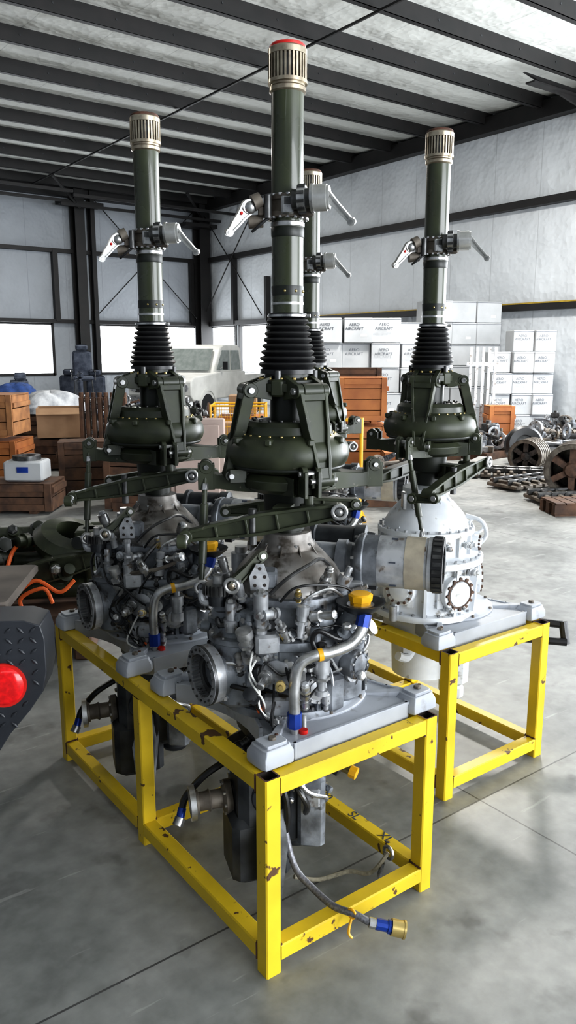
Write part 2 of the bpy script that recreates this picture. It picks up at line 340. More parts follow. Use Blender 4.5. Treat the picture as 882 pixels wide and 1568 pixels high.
def build_head():
    b=MB(); G='green_cast'
    b.lathe([(.052,1.17),(.052,1.60),(.09,1.602),(.09,1.622),(.07,1.626),(.07,1.645)],'green_dark',seg=40)
    b.lathe([(.085,1.585),(.094,1.59),(.094,1.612),(.085,1.615)],G,seg=40)
    b.bolts(I4,.08,14,.006,.008,'gold',z=1.622)
    for a,out in ((-58,.16),(-165,.15),(62,.16)):
        e=pol(1,a,0); tg=V((-e.y,e.x,0))
        for sgn in (-1,1):
            c=tg*sgn*.043
            b.loft([[c+e*.06+V((0,0,1.565))-tg*.009,c+e*.06+V((0,0,1.565))+tg*.009,c+e*.06+V((0,0,1.635))+tg*.009,c+e*.06+V((0,0,1.635))-tg*.009],
                    [c+e*.122+V((0,0,1.575))-tg*.008,c+e*.122+V((0,0,1.575))+tg*.008,c+e*.122+V((0,0,1.612))+tg*.008,c+e*.122+V((0,0,1.612))-tg*.008]],G)
            b.cyl(c+e*.122+V((0,0,1.593))-tg*.01,c+e*.122+V((0,0,1.593))+tg*.01,.021,G,seg=20)
        b.cyl(e*.122+V((0,0,1.593))-tg*.062,e*.122+V((0,0,1.593))+tg*.062,.010,'steel',seg=12)
        b.cyl(e*.122+V((0,0,1.593))-tg*.032,e*.122+V((0,0,1.593))+tg*.032,.022,G,seg=20)
        p0=e*.125+V((0,0,1.585)); p1=e*(out+.03)+V((0,0,1.345))
        ax=(p1-p0).normalized(); nrm=ax.cross(tg).normalized()
        if nrm.dot(e)<0: nrm=-nrm
        def q4(t,w,h,off=0):
            c=p0+(p1-p0)*t+nrm*off; return [c-tg*w-nrm*h,c+tg*w-nrm*h,c+tg*w+nrm*h,c-tg*w+nrm*h]
        b.loft([q4(0,.044,.006),q4(1,.017,.006)],G)
        b.lever(p0,p1,tg,[.044,.037,.027,.018],.034,G,ribs=0,boss=0,t=.008)
        b.loft([q4(0,.044,.016),q4(.09,.041,.016)],G); b.loft([q4(.86,.022,.016),q4(1,.018,.016)],G)
        b.cyl(p1-tg*.03,p1+tg*.03,.017,G); b.cyl(p1-tg*.045,p1+tg*.045,.009,'steel',seg=12)
        for sgn in(-1,1):
            b.box((0,0,0),(.05,.012,.04),G,M=frame(p1-e*.02+tg*sgn*.034,V((0,0,1)),e))
    for a in (-110,-15,120):
        e=pol(1,a,0); b.box(e*.075+V((0,0,1.60)),(.04,.04,.05),G,rz=math.radians(a),ch=.006)
        b.cyl(e*.08+V((0,0,1.62)),e*.08+V((0,0,1.65)),.01,'steel_dark')
    b.lathe([(.055,1.47),(.085,1.475),(.088,1.505),(.118,1.503),(.132,1.49),(.135,1.468),(.150,1.462),(.170,1.450),(.182,1.430),(.186,1.408),(.180,1.385),(.165,1.368),(.14,1.358),(.10,1.352),(.055,1.35)],G,seg=64)
    b.bolts(I4,.142,26,.0045,.006,'gold',z=1.462)
    b.bolts(I4,.103,18,.005,.007,'steel_dark',z=1.503)
    for k in range(9):
        a=40*k+12; e=pol(1,a,0); b.box(e*.168+V((0,0,1.452)),(.03,.02,.02),G,rz=math.radians(a),ch=.004)
    b.torus((0,0,1.372),(0,0,1),.168,.006,'green_dark',seg=56)
    b.lathe([(.06,1.29),(.115,1.295),(.14,1.31),(.145,1.335),(.13,1.352),(.06,1.355)],G,seg=56)
    b.lathe([(.056,1.22),(.07,1.23),(.075,1.29),(.056,1.30)],'green_dark',seg=40)
    for a,L in ((8,.27),(186,.25),(96,.25),(-70,.19)):
        e=pol(1,a,0); tg=V((-e.y,e.x,0)); z0=1.325
        def sc(r,z,w,h):
            c=e*r+V((0,0,z)); return [c-tg*w-V((0,0,h)),c+tg*w-V((0,0,h)),c+tg*w+V((0,0,h)),c-tg*w+V((0,0,h))]
        b.loft([sc(.10,z0,.06,.03),sc(.16,z0-.002,.042,.026),sc(L-.045,z0-.003,.026,.021),sc(L-.025,z0,.026,.023)],G)
        for sg in (-1,1):
            c=e*(L-.005)+tg*sg*.02+V((0,0,z0+.012))
            b.box((0,0,0),(.05,.075,.011),G,M=frame(c,tg,e))
            b.cyl(c-tg*.008+V((0,0,.03)),c+tg*.008+V((0,0,.03)),.02,G)
        b.cyl(e*(L-.005)-tg*.035+V((0,0,z0+.042)),e*(L-.005)+tg*.035+V((0,0,z0+.042)),.008,'steel',seg=10)
    b.lever((-.29,-.16,1.185),(.145,-.175,1.262),(0,0,1),[.014,.024,.030,.026,.020],.036,G,ribs=4,boss=.02)
    b.torus((.145,-.20,1.262),(0,-1,0),.019,.006,'steel',seg=20)
    b.sphere((.145,-.198,1.262),.012,'steel')
    b.lever((-.02,-.145,1.235),(-.0,-.05,1.23),(0,0,1),[.028,.03],.05,G,ribs=1,boss=.0)
    b.lever((-.30,-.10,1.165),(-.30,-.19,1.175),(0,0,1),[.014,.016],.02,G,ribs=0,boss=.02)
    b.box((.06,-.14,1.262),(.05,.05,.02),G,ch=.004); b.cyl((.06,-.14,1.23),(.06,-.14,1.3),.014,G)
    b.cyl((-.1,-.165,1.16),(-.1,-.165,1.265),.012,'steel_dark')
    b.lever((-.20,.13,1.20),(.22,.15,1.22),(0,0,1),[.014,.026,.026,.016],.034,G,ribs=3,boss=.018)
    p=V((-.245,-.04,1.352)); q=V((-.255,-.12,1.02))
    b.torus(p,(0,-1,0),.015,.006,'steel',seg=18); b.torus(q,(.3,-1,0),.017,.007,'steel',seg=18)
    b.cyl(p+(q-p)*.05,q+(p-q)*.05,.008,G,seg=12); b.cyl(p+(q-p)*.28,p+(q-p)*.8,.0125,G,seg=14)
    b.cyl(p+(q-p)*.1,p+(q-p)*.16,.011,'steel',seg=6)
    b.sphere(p,.010,'steel_dark')
    return b
def casing(b,light):
    C='case_white' if light else 'case_grey'; T='case_white' if light else 'case_brown'
    B='steel' if not light else 'case_light'
    b.lathe([(.046,1.12),(.046,1.30)],'green_dark' ,seg=32)
    b.lathe([(.05,1.165),(.072,1.165),(.075,1.14),(.085,1.125),(.085,1.115),(.11,1.10),(.150,1.055),(.170,1.02),(.175,.998)],T,seg=56)
    b.lathe([(.175,1.0),(.197,1.0),(.199,.996),(.199,.98),(.184,.976),(.184,.90),(.20,.888),(.236,.886),(.238,.882),(.238,.862),(.234,.858),(.207,.856),(.202,.80),(.196,.70),(.198,.668),(.220,.664),(.222,.66),(.222,.640),(.10,.638)],C,seg=64)
    b.bolts(I4,.187,26,.006,.010,B,z=.999)
    b.bolts(I4,.224,32,.0065,.011,B,z=.885)
    b.bolts(I4,.224,32,.0055,-.010,B,z=.858)
    b.bolts(I4,.209,26,.006,.010,B,z=.664)
    b.bolts(I4,.078,10,.006,.01,B,z=1.125)
    for i in range(10):
        a=2*PI*i/10+.1; M=Matrix.Rotation(a,4,'Z')
        b.loft([[V((.075,-.003,1.10)),V((.17,-.003,1.0)),V((.17,.003,1.0)),V((.075,.003,1.10))],[V((.08,-.002,1.135)),V((.175,-.002,1.012)),V((.175,.002,1.012)),V((.08,.002,1.135))]],T,M)
    for i in range(22):
        a=2*PI*i/22; M=Matrix.Rotation(a,4,'Z')
        b.loft([[V((.19,-.006,.664)),V((.222,-.006,.664)),V((.222,.006,.664)),V((.19,.006,.664))],[V((.19,-.005,.86)),V((.234,-.005,.86)),V((.234,.005,.86)),V((.19,.005,.86))]] if i%2==0 else
               [[V((.19,-.012,.70)),V((.210,-.012,.70)),V((.210,.012,.70)),V((.19,.012,.70))],[V((.19,-.012,.85)),V((.216,-.012,.85)),V((.216,.012,.85)),V((.19,.012,.85))]],C,M)
    for i in range(16):
        a=2*PI*(i+.5)/16; M=Matrix.Rotation(a,4,'Z')
        b.box((.188,0,.94),(.02,.012,.08),C,M=M)
def port(b,o,d,r,L,C):
    d=V(d).normalized(); M=frame(o,d)
    b.lathe([(r*.95,0),(r*.95,L*.35),(r*1.16,L*.38),(r*1.16,L*.46),(r*.92,L*.5),(r*.92,L*.78),(r*1.06,L*.82)],C,M,40)
    b.bolts(M,r*1.07,14,.0055,.008,'steel',z=L*.46)
    b.ring(V(o)+d*L*.82,d,r*1.08,r*.80,L*.22,'case_light',40)
    b.ring(V(o)+d*L*.98,d,r*1.10,r*.98,L*.05,'steel_dark',40)
    b.ring(V(o)+d*L*.80,d,r*.80,r*.55,L*.08,'steel_dark',40)
    b.lathe([(r*.60,L*.78),(r*.5,L*.82),(.001,L*.80)],'case_dark',M,32)
    for k in range(36):
        a=2*PI*k/36
        b.box((r*.80*math.cos(a),r*.80*math.sin(a),L*.95),(r*.07,r*.06,L*.16),'steel',rz=a,M=M)
        if k%2==0: b.lathe([(.004,0),(.004,.006)],'steel_dark',M@Matrix.Translation((r*.94*math.cos(a),r*.94*math.sin(a),L*1.03)),6)
def cover(b,a,z,r,ro,C,m2='steel',n=10):
    e=pol(1,a,0); o=e*ro+V((0,0,z)); M=frame(o,e)
    b.lathe([(r*1.12,0),(r*1.12,.035),(r*1.08,.038),(r*.95,.038)],C,M,32)
    b.lathe([(r*.78,.03),(r*.75,.044),(r*.4,.048),(.01,.049)],C,M,28)
    b.bolts(M,r*.95,n,max(.004,r*.11),.010,m2,z=.036)
def build_case_grey(seed=11):
    b=MB(); rnd=random.Random(seed); casing(b,False)
    C='case_grey'; Lm='case_light'; S='steel'; D='case_dark'
    for a,r,z0,z1 in ((-142,.085,.67,.91),(-35,.075,.68,.88),(-8,.06,.70,.93),(30,.08,.68,.98),(150,.08,.68,.95),(95,.08,.68,.95),(-175,.06,.70,.93)):
        p=pol(.185,a,0)
        b.lathe([(r*.9,z0),(r,z0+.01),(r,z1-.05),(r*1.08,z1-.045),(r*1.08,z1-.03),(r*.9,z1-.025),(r*.75,z1)],C,Matrix.Translation(p),28)
        b.bolts(Matrix.Translation(p),r*.98,9,.005,.008,S,z=z1-.031)
    port(b,(-.105,-.078,.765),(-.83,-.56,0),.082,.175,C)
    port(b,(.10,.12,.78),(.75,.66,0),.07,.14,C)
    cover(b,-98,.795,.052,.19,Lm); cover(b,-68,.74,.04,.20,Lm); cover(b,-40,.80,.040,.235,C); cover(b,-112,.94,.026,.18,Lm,n=6); cover(b,-60,.935,.030,.18,C,n=8)
    b.box((.03,-.205,.845),(.13,.055,.05),C,ch=.012)
    b.box((-.06,-.225,.885),(.07,.05,.06),Lm,rz=.2,ch=.008)
    b.box((.075,-.205,.905),(.05,.05,.045),C,rz=-.3,ch=.008)
    b.box((-.03,-.235,.70),(.085,.05,.06),Lm,ch=.008)
    b.box((.13,-.185,.72),(.06,.06,.11),C,rz=.6,ch=.01)
    F=[((-.075,-.222,.90),(0,-.1,1),.017,.11,Lm),((-.105,-.215,.83),(-.2,-.3,1),.020,.09,S),((.035,-.232,.905),(.1,0,1),.015,.085,Lm),
       ((.098,-.232,.73),(0,0,1),.019,.12,Lm),((.0,-.24,.90),(-.4,-.5,1),.013,.07,S),((-.165,-.17,.90),(0,0,1),.018,.075,Lm),
       ((.06,-.22,.96),(.8,-.6,.3),.013,.07,S),((-.03,-.21,.97),(-.7,-.7,.1),.014,.06,Lm),((.15,-.19,.85),(.2,-.5,1),.017,.09,C),
       ((-.06,-.26,.80),(-.3,-1,-.2),.016,.05,S),((-.02,-.26,.77),(0,-1,.3),.012,.05,'gold'),((-.09,-.25,.72),(-.2,-.8,.6),.015,.07,D),
       ((.05,-.25,.70),(0,-.4,1),.014,.08,S),((.17,-.15,.76),(.6,-.7,.2),.018,.06,Lm),((.20,-.10,.86),(.8,-.4,.6),.02,.07,S),
       ((-.13,-.19,1.0),(-.2,-.2,1),.013,.05,Lm),((.10,-.15,1.02),(.3,-.4,1),.014,.06,S),((.16,-.08,1.0),(.4,0,1),.017,.07,Lm),((-.17,-.06,1.0),(-.3,-.1,1),.016,.08,S),
       ((.03,-.19,1.0),(.0,-.5,1),.010,.04,'gold'),((-.01,-.2,.66),(-.3,-1,.1),.013,.06,S)]
    for p,d,r,L,m in F: b.fitting(p,d,r,L,rnd,m)
    b.cyl((.03,-.25,.80),(.03,-.275,.80),.022,S,seg=20)
    P=[(.02,-.285,.69),(.02,-.287,.79),(.035,-.285,.845),(.075,-.278,.868),(.12,-.265,.872),(.175,-.24,.885),(.21,-.215,.915),(.218,-.205,.95)]
    b.tube(P,.0165,S,14,6)
    b.cyl((.02,-.285,.655),(.02,-.285,.70),.021,'blue',seg=8); b.cyl((.02,-.285,.62),(.02,-.285,.655),.013,S); b.cyl((.02,-.285,.625),(.02,-.2,.625),.013,S)
    b.cyl((.214,-.209,.93),(.222,-.201,.965),.021,'blue',seg=8)
    b.cyl((.085,-.2765,.8685),(.098,-.273,.870),.0185,'yellow_plastic')
    b.cyl((.15,-.12,.87),(.205,-.165,.965),.028,C)
    b.lathe([(.022,.955),(.045,.965),(.068,.985),(.072,.992),(.066,.992),(.045,.978),(.01,.975)],D,Matrix.Translation((.212,-.17,0)),32)
    b.lathe([(.03,.976),(.03,.992),(.034,.994),(.036,1.012),(.03,1.017),(.01,1.019)],'yellow_plastic',Matrix.Translation((.212,-.17,0)),8)
    b.lathe([(.04,.978),(.04,.984)],S,Matrix.Translation((.212,-.17,0)),24)
    b.cyl((.045,-.285,.62),(.045,-.285,.648),.013,'red'); b.cyl((.045,-.275,.615),(.045,-.22,.655),.01,S)
    Mx=frame((-.08,-.195,1.075),(.15,-1,.12),(1,0,0))
    b.prism([(-.026,-.04),(.024,-.04),(.028,-.01),(.012,.036),(-.010,.036),(-.03,.0)],.010,Lm,Mx)
    for x,y in ((-.014,-.026),(.014,-.026),(-.014,-.002),(.014,-.002),(0,.022)):
        b.lathe([(.005,0),(.005,.0065)],'tube_inside',Mx@Matrix.Translation((x,y,0)),12)
    b.box((-.06,-.16,1.06),(.06,.07,.05),C,ch=.006)
    b.lever((-.155,-.205,1.055),(-.075,-.17,1.13),(0,0,1),[.014,.012,.014],.02,'green_cast',ribs=0,boss=.015,t=.004)
    b.torus((-.158,-.215,1.052),(-.2,-1,0),.019,.006,S,seg=20); b.sphere((-.158,-.213,1.052),.012,'spline')
    n=22; ring=[]
    for k in range(n):
        for d_,r in ((0,.04),(.15,.046),(.5,.046),(.65,.04)):
            a=2*PI*(k+d_)/n; ring.append((r*math.cos(a),r*math.sin(a)))
    b.prism(ring,.03,'steel_dark',Matrix.Translation((-.205,-.13,1.02)))
    b.cyl((-.205,-.13,.97),(-.205,-.13,1.005),.03,D); b.cyl((-.205,-.13,1.03),(-.205,-.13,1.06),.016,S)
    b.box((-.19,-.09,.97),(.06,.08,.06),C,ch=.008)
    b.tube([(-.255,-.12,1.01),(-.25,-.13,.98),(-.22,-.13,.975)],.012,Lm)
    # generator at right / rear
    o=V((.11,.115,1.05)); d=V((.96,-.26,.0)).normalized(); M=frame(o,d)
    b.lathe([(.05,-.06),(.05,.05),(.062,.055),(.062,.085),(.054,.09),(.054,.105),(.080,.12),(.086,.13),(.086,.142),(.082,.146),(.082,.19)],C,M,48)
    b.lathe([(.0825,.19),(.0825,.275)],'case_light',M,48)
    b.lathe([(.0835,.275),(.0835,.335)],'tan_band',M,48)
    b.lathe([(.082,.335),(.082,.342),(.086,.345),(.086,.356)],'case_light',M,48)
    b.bolts(M,.074,10,.005,.010,S,z=.108)
    b.ring(o+d*.356,d,.087,.06,.035,'black_plastic',36)
    for k in range(24):
        a=2*PI*k/24; b.box((.0855*math.cos(a),.0855*math.sin(a),.373),(.008,.012,.026),'steel_dark',rz=a,M=M)
    b.lathe([(.062,.356),(.062,.376),(.03,.38),(.03,.395),(.01,.397)],D,M,28)
    for k in range(6):
        a=2*PI*k/6+.3; b.box((.0835*math.cos(a),.0835*math.sin(a),.24),(.006,.004,.02),'ink',rz=a,M=M)
    b.box((.0,-.0835,.22),(.03,.006,.05),'steel',M=M); b.box((-.084,.0,.17),(.012,.05,.03),'black_plastic',M=M)
    o=V((.03,.26,1.08)); d=V((1,-.25,.0)).normalized(); M=frame(o,d)
    b.lathe([(.04,0),(.04,.05),(.058,.055),(.058,.07),(.05,.075),(.05,.20),(.056,.205),(.056,.24),(.035,.245),(.03,.27)],'case_dark',M,28)
    b.box((.02,.2,1.03),(.12,.16,.1),C,ch=.01)
    b.cyl((-.02,.17,.96),(-.02,.17,1.1),.04,C)
    b.cyl((-.15,.10,.95),(-.15,.10,1.07),.032,Lm); b.cyl((-.15,.10,1.07),(-.15,.10,1.09),.02,S)
    for i in range(64):
        a=rnd.uniform(-190,20); z=rnd.uniform(.67,1.0)
        rs=.20 if z<.86 else .187
        e=pol(1,a,0); p=e*rs+V((0,0,z)); m=rnd.choice([S,Lm,Lm,Lm,C,C,D,'case_brown','steel_dark'])
        r=rnd.uniform(.007,.016); L=rnd.uniform(.025,.06); t=rnd.random()
        if t<.5: b.fitting(p,e+V((rnd.uniform(-.5,.5),rnd.uniform(-.5,.5),rnd.uniform(-.3,.6))),r,L,rnd,m)
        elif t<.75:
            b.box(p+e*.022,(.05,r*2.6,r*3.2),m,rz=math.radians(a),ch=.004); b.cyl(p+e*.045,p+e*.053,r*.6,S,seg=6)
        else:
            q=p+e*.045; b.cyl(p,q,r*.7,S,seg=12); b.sphere(q,r*.9,m); b.fitting(q,V((0,0,rnd.choice([-1,1]))),r*.75,.04,rnd,m)
    for i in range(19):
        a0=rnd.uniform(-175,0); a1=a0+rnd.uniform(-80,80); a1=max(-185,min(15,a1))
        z0=rnd.uniform(.67,.88); z1=rnd.uniform(.76,1.02); k=rnd.choice((3,4,5)); pts=[]; bulge=rnd.uniform(.03,.075)
        for j in range(k+1):
            t=j/k; a=a0+(a1-a0)*t; z=z0+(z1-z0)*t+rnd.uniform(-.035,.035)
            pts.append(pol(.205+bulge*math.sin(PI*t),a,z))
        b.tube(pts,rnd.choice([.003,.004,.005,.008]),rnd.choice([S,'rubber','rubber','rubber','steel_dark','case_light','dirt_metal']),8,5)
        b.cyl(pts[0],pts[1]*.3+pts[0]*.7,.009,rnd.choice([S,'gold','blue',S]),seg=6)
        b.cyl(pts[-1],pts[-2]*.25+pts[-1]*.75,.009,rnd.choice([S,S,'gold']),seg=6)
    for i in range(7):
        x=-.10+.012*i; z=.86-.02*i
        pts=[(x,-.23,z),(x-.02+rnd.uniform(-.02,.02),-.275,z-.04),(x+rnd.uniform(-.04,.03),-.28,z-.10),(x+.03+rnd.uniform(-.02,.02),-.25,z-.15)]
        b.tube(pts,.0032,rnd.choice(['rubber','rubber','white_paint','steel_dark']),6,5)
        b.cyl(pts[-1],V(pts[-1])+V((.01,-.015,-.02)),.008,rnd.choice(['steel','steel','case_light','orange']),seg=8)
    b.tube([(-.05,-.19,1.02),(0,-.20,1.07),(.06,-.17,1.10),(.10,-.1,1.10),(.14,-.04,1.05)],.0055,'steel_dark',8,6)
    b.tube([(.03,-.21,.98),(.06,-.22,1.02),(.12,-.19,1.035),(.16,-.15,1.0)],.005,S,8,6)
    b.tube([(-.02,-.2,1.0),(.02,-.215,1.045),(.09,-.2,1.05),(.17,-.16,1.03),(.2,-.1,.98)],.004,'rubber',8,6)
    b.tube([(.17,-.19,.93),(.15,-.235,.90),(.09,-.25,.93),(.07,-.24,.90),(.085,-.25,.86)],.0075,'rubber',10,6)
    sump(b,False)
    return b
def sump(b,light):
    C='case_white' if light else 'case_grey'; D='case_white' if light else 'case_dark'; S='steel'
    b.lathe([(.17,.62),(.165,.54),(.13,.49),(.125,.36)],D,seg=36)
    b.bolts(I4,.15,14,.006,-.012,S,z=.54)
    if light:
        b.box((.12,-.06,.42),(.12,.16,.20),C,ch=.03); b.box((.12,-.06,.30),(.09,.12,.08),C,ch=.02)
        b.cyl((.19,-.1,.50),(.235,-.12,.50),.02,'blue',seg=8); b.cyl((.235,-.12,.50),(.26,-.13,.49),.015,'steel')
        b.tube([(-.05,-.1,.5),(-.09,-.17,.48),(-.13,-.2,.5)],.018,C); b.box((-.09,-.13,.53),(.05,.08,.08),C,ch=.01)
        return
    b.box((-.05,-.03,.33),(.26,.24,.32),D,rz=.25,ch=.03)
    b.box((-.10,-.08,.17),(.19,.17,.22),D,rz=.3,ch=.02)
    b.box((-.02,-.16,.47),(.12,.08,.12),D,rz=-.2,ch=.015)
    b.box((.075,-.13,.30),(.085,.06,.24),C,rz=-.1,ch=.012)
    b.box((.075,-.165,.36),(.05,.02,.06),'case_light',rz=-.1,ch=.005)
    b.lathe([(.05,.08),(.065,.10),(.065,.24),(.05,.26)],D,Matrix.Translation((.03,.05,0)),24)
    b.bolts(frame((-.06,-.155,.36),(-.25,-1,0)),.05,8,.006,.01,S)
    b.lathe([(.06,0),(.06,.02),(.04,.035),(.01,.036)],D,frame((-.06,-.15,.36),(-.25,-1,0)),28)
    b.loft([[V((-.075,-.225,.022)),V((-.020,-.225,.022)),V((-.020,-.175,.022)),V((-.075,-.175,.022))],[V((-.09,-.23,.22)),V((.0,-.23,.22)),V((.0,-.15,.22)),V((-.09,-.15,.22))],[V((-.06,-.18,.34)),V((-.01,-.18,.34)),V((-.01,-.1,.34)),V((-.06,-.1,.34))]],C)
    o=V((-.13,-.04,.30)); d=V((-1,-.25,-.05)).normalized(); M=frame(o,d)
    b.lathe([(.044,0),(.044,.05),(.056,.055),(.056,.075),(.03,.085),(.03,.12),(.036,.125),(.03,.135),(.03,.165),(.052,.17),(.055,.177),(.052,.187),(.04,.189),(.038,.16),(.01,.155)],'dirt_metal',M,28)
    b.ring(o+d*.170,d,.056,.038,.018,'steel',28); b.bolts(M,.050,8,.005,.008,S,z=.075)
    b.torus((-.12,-.10,.46),(0,-1,.2),.032,.012,'rubber'); b.sphere((-.15,-.10,.49),.024,'rubber')
    b.tube([(-.1,-.08,.5),(-.02,-.18,.42),(0,-.19,.30),(-.03,-.18,.2)],.012,'rubber')
    b.tube([(-.05,-.1,.48),(.03,-.18,.40),(.06,-.18,.34),(.05,-.13,.28)],.010,'steel_dark')
    b.tube([(.0,-.2,.48),(.06,-.2,.40),(.12,-.15,.35),(.10,-.1,.3)],.007,S)
    b.tube([(-.14,.02,.42),(-.26,-.02,.36),(-.33,-.02,.28),(-.345,-.03,.24)],.012,'rubber')
    b.cyl((-.345,-.03,.24),(-.35,-.045,.215),.014,'blue'); b.cyl((-.35,-.045,.215),(-.358,-.06,.195),.018,'steel')
    b.cyl((.14,-.02,.40),(.2,-.06,.39),.014,'gold'); b.cyl((.2,-.06,.39),(.22,-.07,.385),.02,'yellow_plastic',seg=8)
    r2=random.Random(5)
    for i in range(18):
        a=-175+i*11; e=pol(1,a,0); b.fitting(e*.12+V((0,0,.38+.05*(i%4))),e+V((0,0,-.3)),.012,.06,r2,'steel_dark' if i%2 else C)
def build_case_white():
    b=MB(); rnd=random.Random(3); casing(b,True); C='case_white'
    def cv(a,z,r,ro=.19): cover(b,a,z,r,ro,C,'drum_rust',12)
    cv(-62,.76,.066); cv(-5,.78,.06); cv(-125,.77,.055); cv(60,.77,.06)
    e=pol(1,-62,0); b.torus(e*.232+V((0,0,.76)),e,.056,.003,'drum_rust')
    cv(-20,.94,.03,.18); cv(-150,.94,.028,.18)
    b.torus((.205,-.02,1.0),(0,-1,.2),.03,.006,C); b.tube([(.15,-.06,1.05),(.21,-.08,1.03),(.235,-.07,.97),(.2,-.06,.92)],.009,C)
    for i in range(24):
        a=rnd.uniform(-175,10); z=rnd.choice([.70,.84,.92,.95]); e=pol(1,a,0); p=e*.19+V((0,0,z))
        b.fitting(p,e,rnd.uniform(.008,.014),rnd.uniform(.025,.045),rnd,rnd.choice([C,C,'case_light']),'case_white')
    b.lathe([(.08,1.13),(.1,1.14),(.1,1.16),(.06,1.17)],C,seg=32)
    for x in (-.11,-.07):
        b.box((x,-.1,1.12),(.015,.05,.07),'steel',ch=.003)
    b.cyl((-.2,-.05,.62),(-.2,-.05,.70),.02,'case_light'); b.cyl((-.15,-.17,.64),(-.15,-.17,.70),.016,'case_light')
    sump(b,True)
    return b
def build_plate():
    b=MB(); P='plate_paint'; hx,hy=.288,.312
    def arc(x,y0,y1,xi,n=8):
        return [(x-(x-xi)*math.sin(PI*i/n)**.7,y0+(y1-y0)*i/n) for i in range(1,n)]
    poly=[(-hx+.07,-hy),(hx-.07,-hy),(hx,-hy+.07)]+arc(hx,-hy+.07,hy-.07,hx-.06)+[(hx,hy-.07),(hx-.07,hy),(-hx+.07,hy),(-hx,hy-.07)]+[(-x,-y) for x,y in arc(hx,-hy+.07,hy-.07,hx-.085)]+[(-hx,-hy+.07)]
    b.prism(poly,.020,P,Matrix.Translation((0,0,.627)))
    for i in range(len(poly)):
        p=V((*poly[i],0)); q=V((*poly[(i+1)%len(poly)],0)); c=(p+q)/2; L=(q-p).length
        b.box((c.x*.985,c.y*.985,.610),(L+.008,.012,.064),P,rz=math.atan2(q.y-p.y,q.x-p.x))
    b.lathe([(.245,.636),(.245,.644),(.235,.648),(.10,.648)],P,seg=56)
    for i in range(10):
        a=2*PI*i/10+.2; b.cyl(pol(.237,math.degrees(a),.64),pol(.237,math.degrees(a),.655),.007,'dirt_metal',seg=6)
    for sx in (-1,1):
        for sy in (-1,1):
            c=V((sx*(hx-.008),sy*(hy-.022),0))
            prof=[(-.055,-.046),(.038,-.046),(.050,-.032),(.050,.032),(.038,.046),(-.055,.046),(-.062,.03),(-.062,-.03)]
            Ms=Matrix.Translation(c)
            rings=[[V((x*k,y*k,z)) for x,y in prof] for k,z in ((.90,.601),(1,.607),(.99,.632),(.84,.646),(.80,.655)) ]
            b.loft(rings,P,Ms)
            b.loft([[V((x*.66,y*.66,z)) for x,y in prof] for z in (.653,.664)],P,Ms)
            b.cyl(c+V((0,0,.663)),c+V((0,0,.672)),.012,'dirt_metal',seg=6); b.cyl(c+V((.024,.014,.663)),c+V((.024,.014,.667)),.006,'rust',seg=8)
            d=V((-sx*.14,-sy*.13,0))
            b.loft([[c+V((0,-.02,.63)),c+V((.0,.02,.63)),c+V((0,.02,.66)),c+V((0,-.02,.66))],[c+d+V((0,-.01,.63)),c+d+V((0,.01,.63)),c+d+V((0,.01,.643)),c+d+V((0,-.01,.643))]],P)
    return b
me_mast_red=build_mast('red').mesh('mast_red'); me_mast=build_mast('rust').mesh('mast')
me_head=build_head().mesh('rotor_controls'); me_grey=build_case_grey().mesh('grey_casing'); me_grey2=build_case_grey(29).mesh('grey_casing_b'); me_white=build_case_white().mesh('white_casing'); me_plate=build_plate().mesh('mount_plate')
def gearbox(loc,head_rz=0,case=me_grey,mast=me_mast,case_rz=0,mast_rz=0,platepos=None):
    e=empty('helicopter_main_gearbox',(loc[0],loc[1],0),-TH)
    mkobj('mast',mast,(0,0,0),mast_rz,e)
    mkobj('swashplate_and_links',me_head,(0,0,0),head_rz,e,bevel=.0015)
    mkobj('gear_casing',case,(0,0,0),case_rz,e)
    px,py=platepos if platepos else loc
    off=Matrix.Rotation(TH,3,'Z')@V((px-loc[0],py-loc[1],0))
    mkobj('mount_plate',me_plate,off,TH,e,bevel=.002)
    return e
gearbox((1.40,1.887),0,me_grey,me_mast_red,platepos=(1.424,1.902))
gearbox((1.375,2.70),math.radians(4),me_grey2,me_mast,mast_rz=math.radians(5),platepos=(1.395,2.69))
gearbox((2.36,2.215),math.radians(52),me_white,me_mast,platepos=(2.44,2.225))
gearbox((2.38,3.03),math.radians(20),me_grey2,me_mast,platepos=(2.43,2.975))

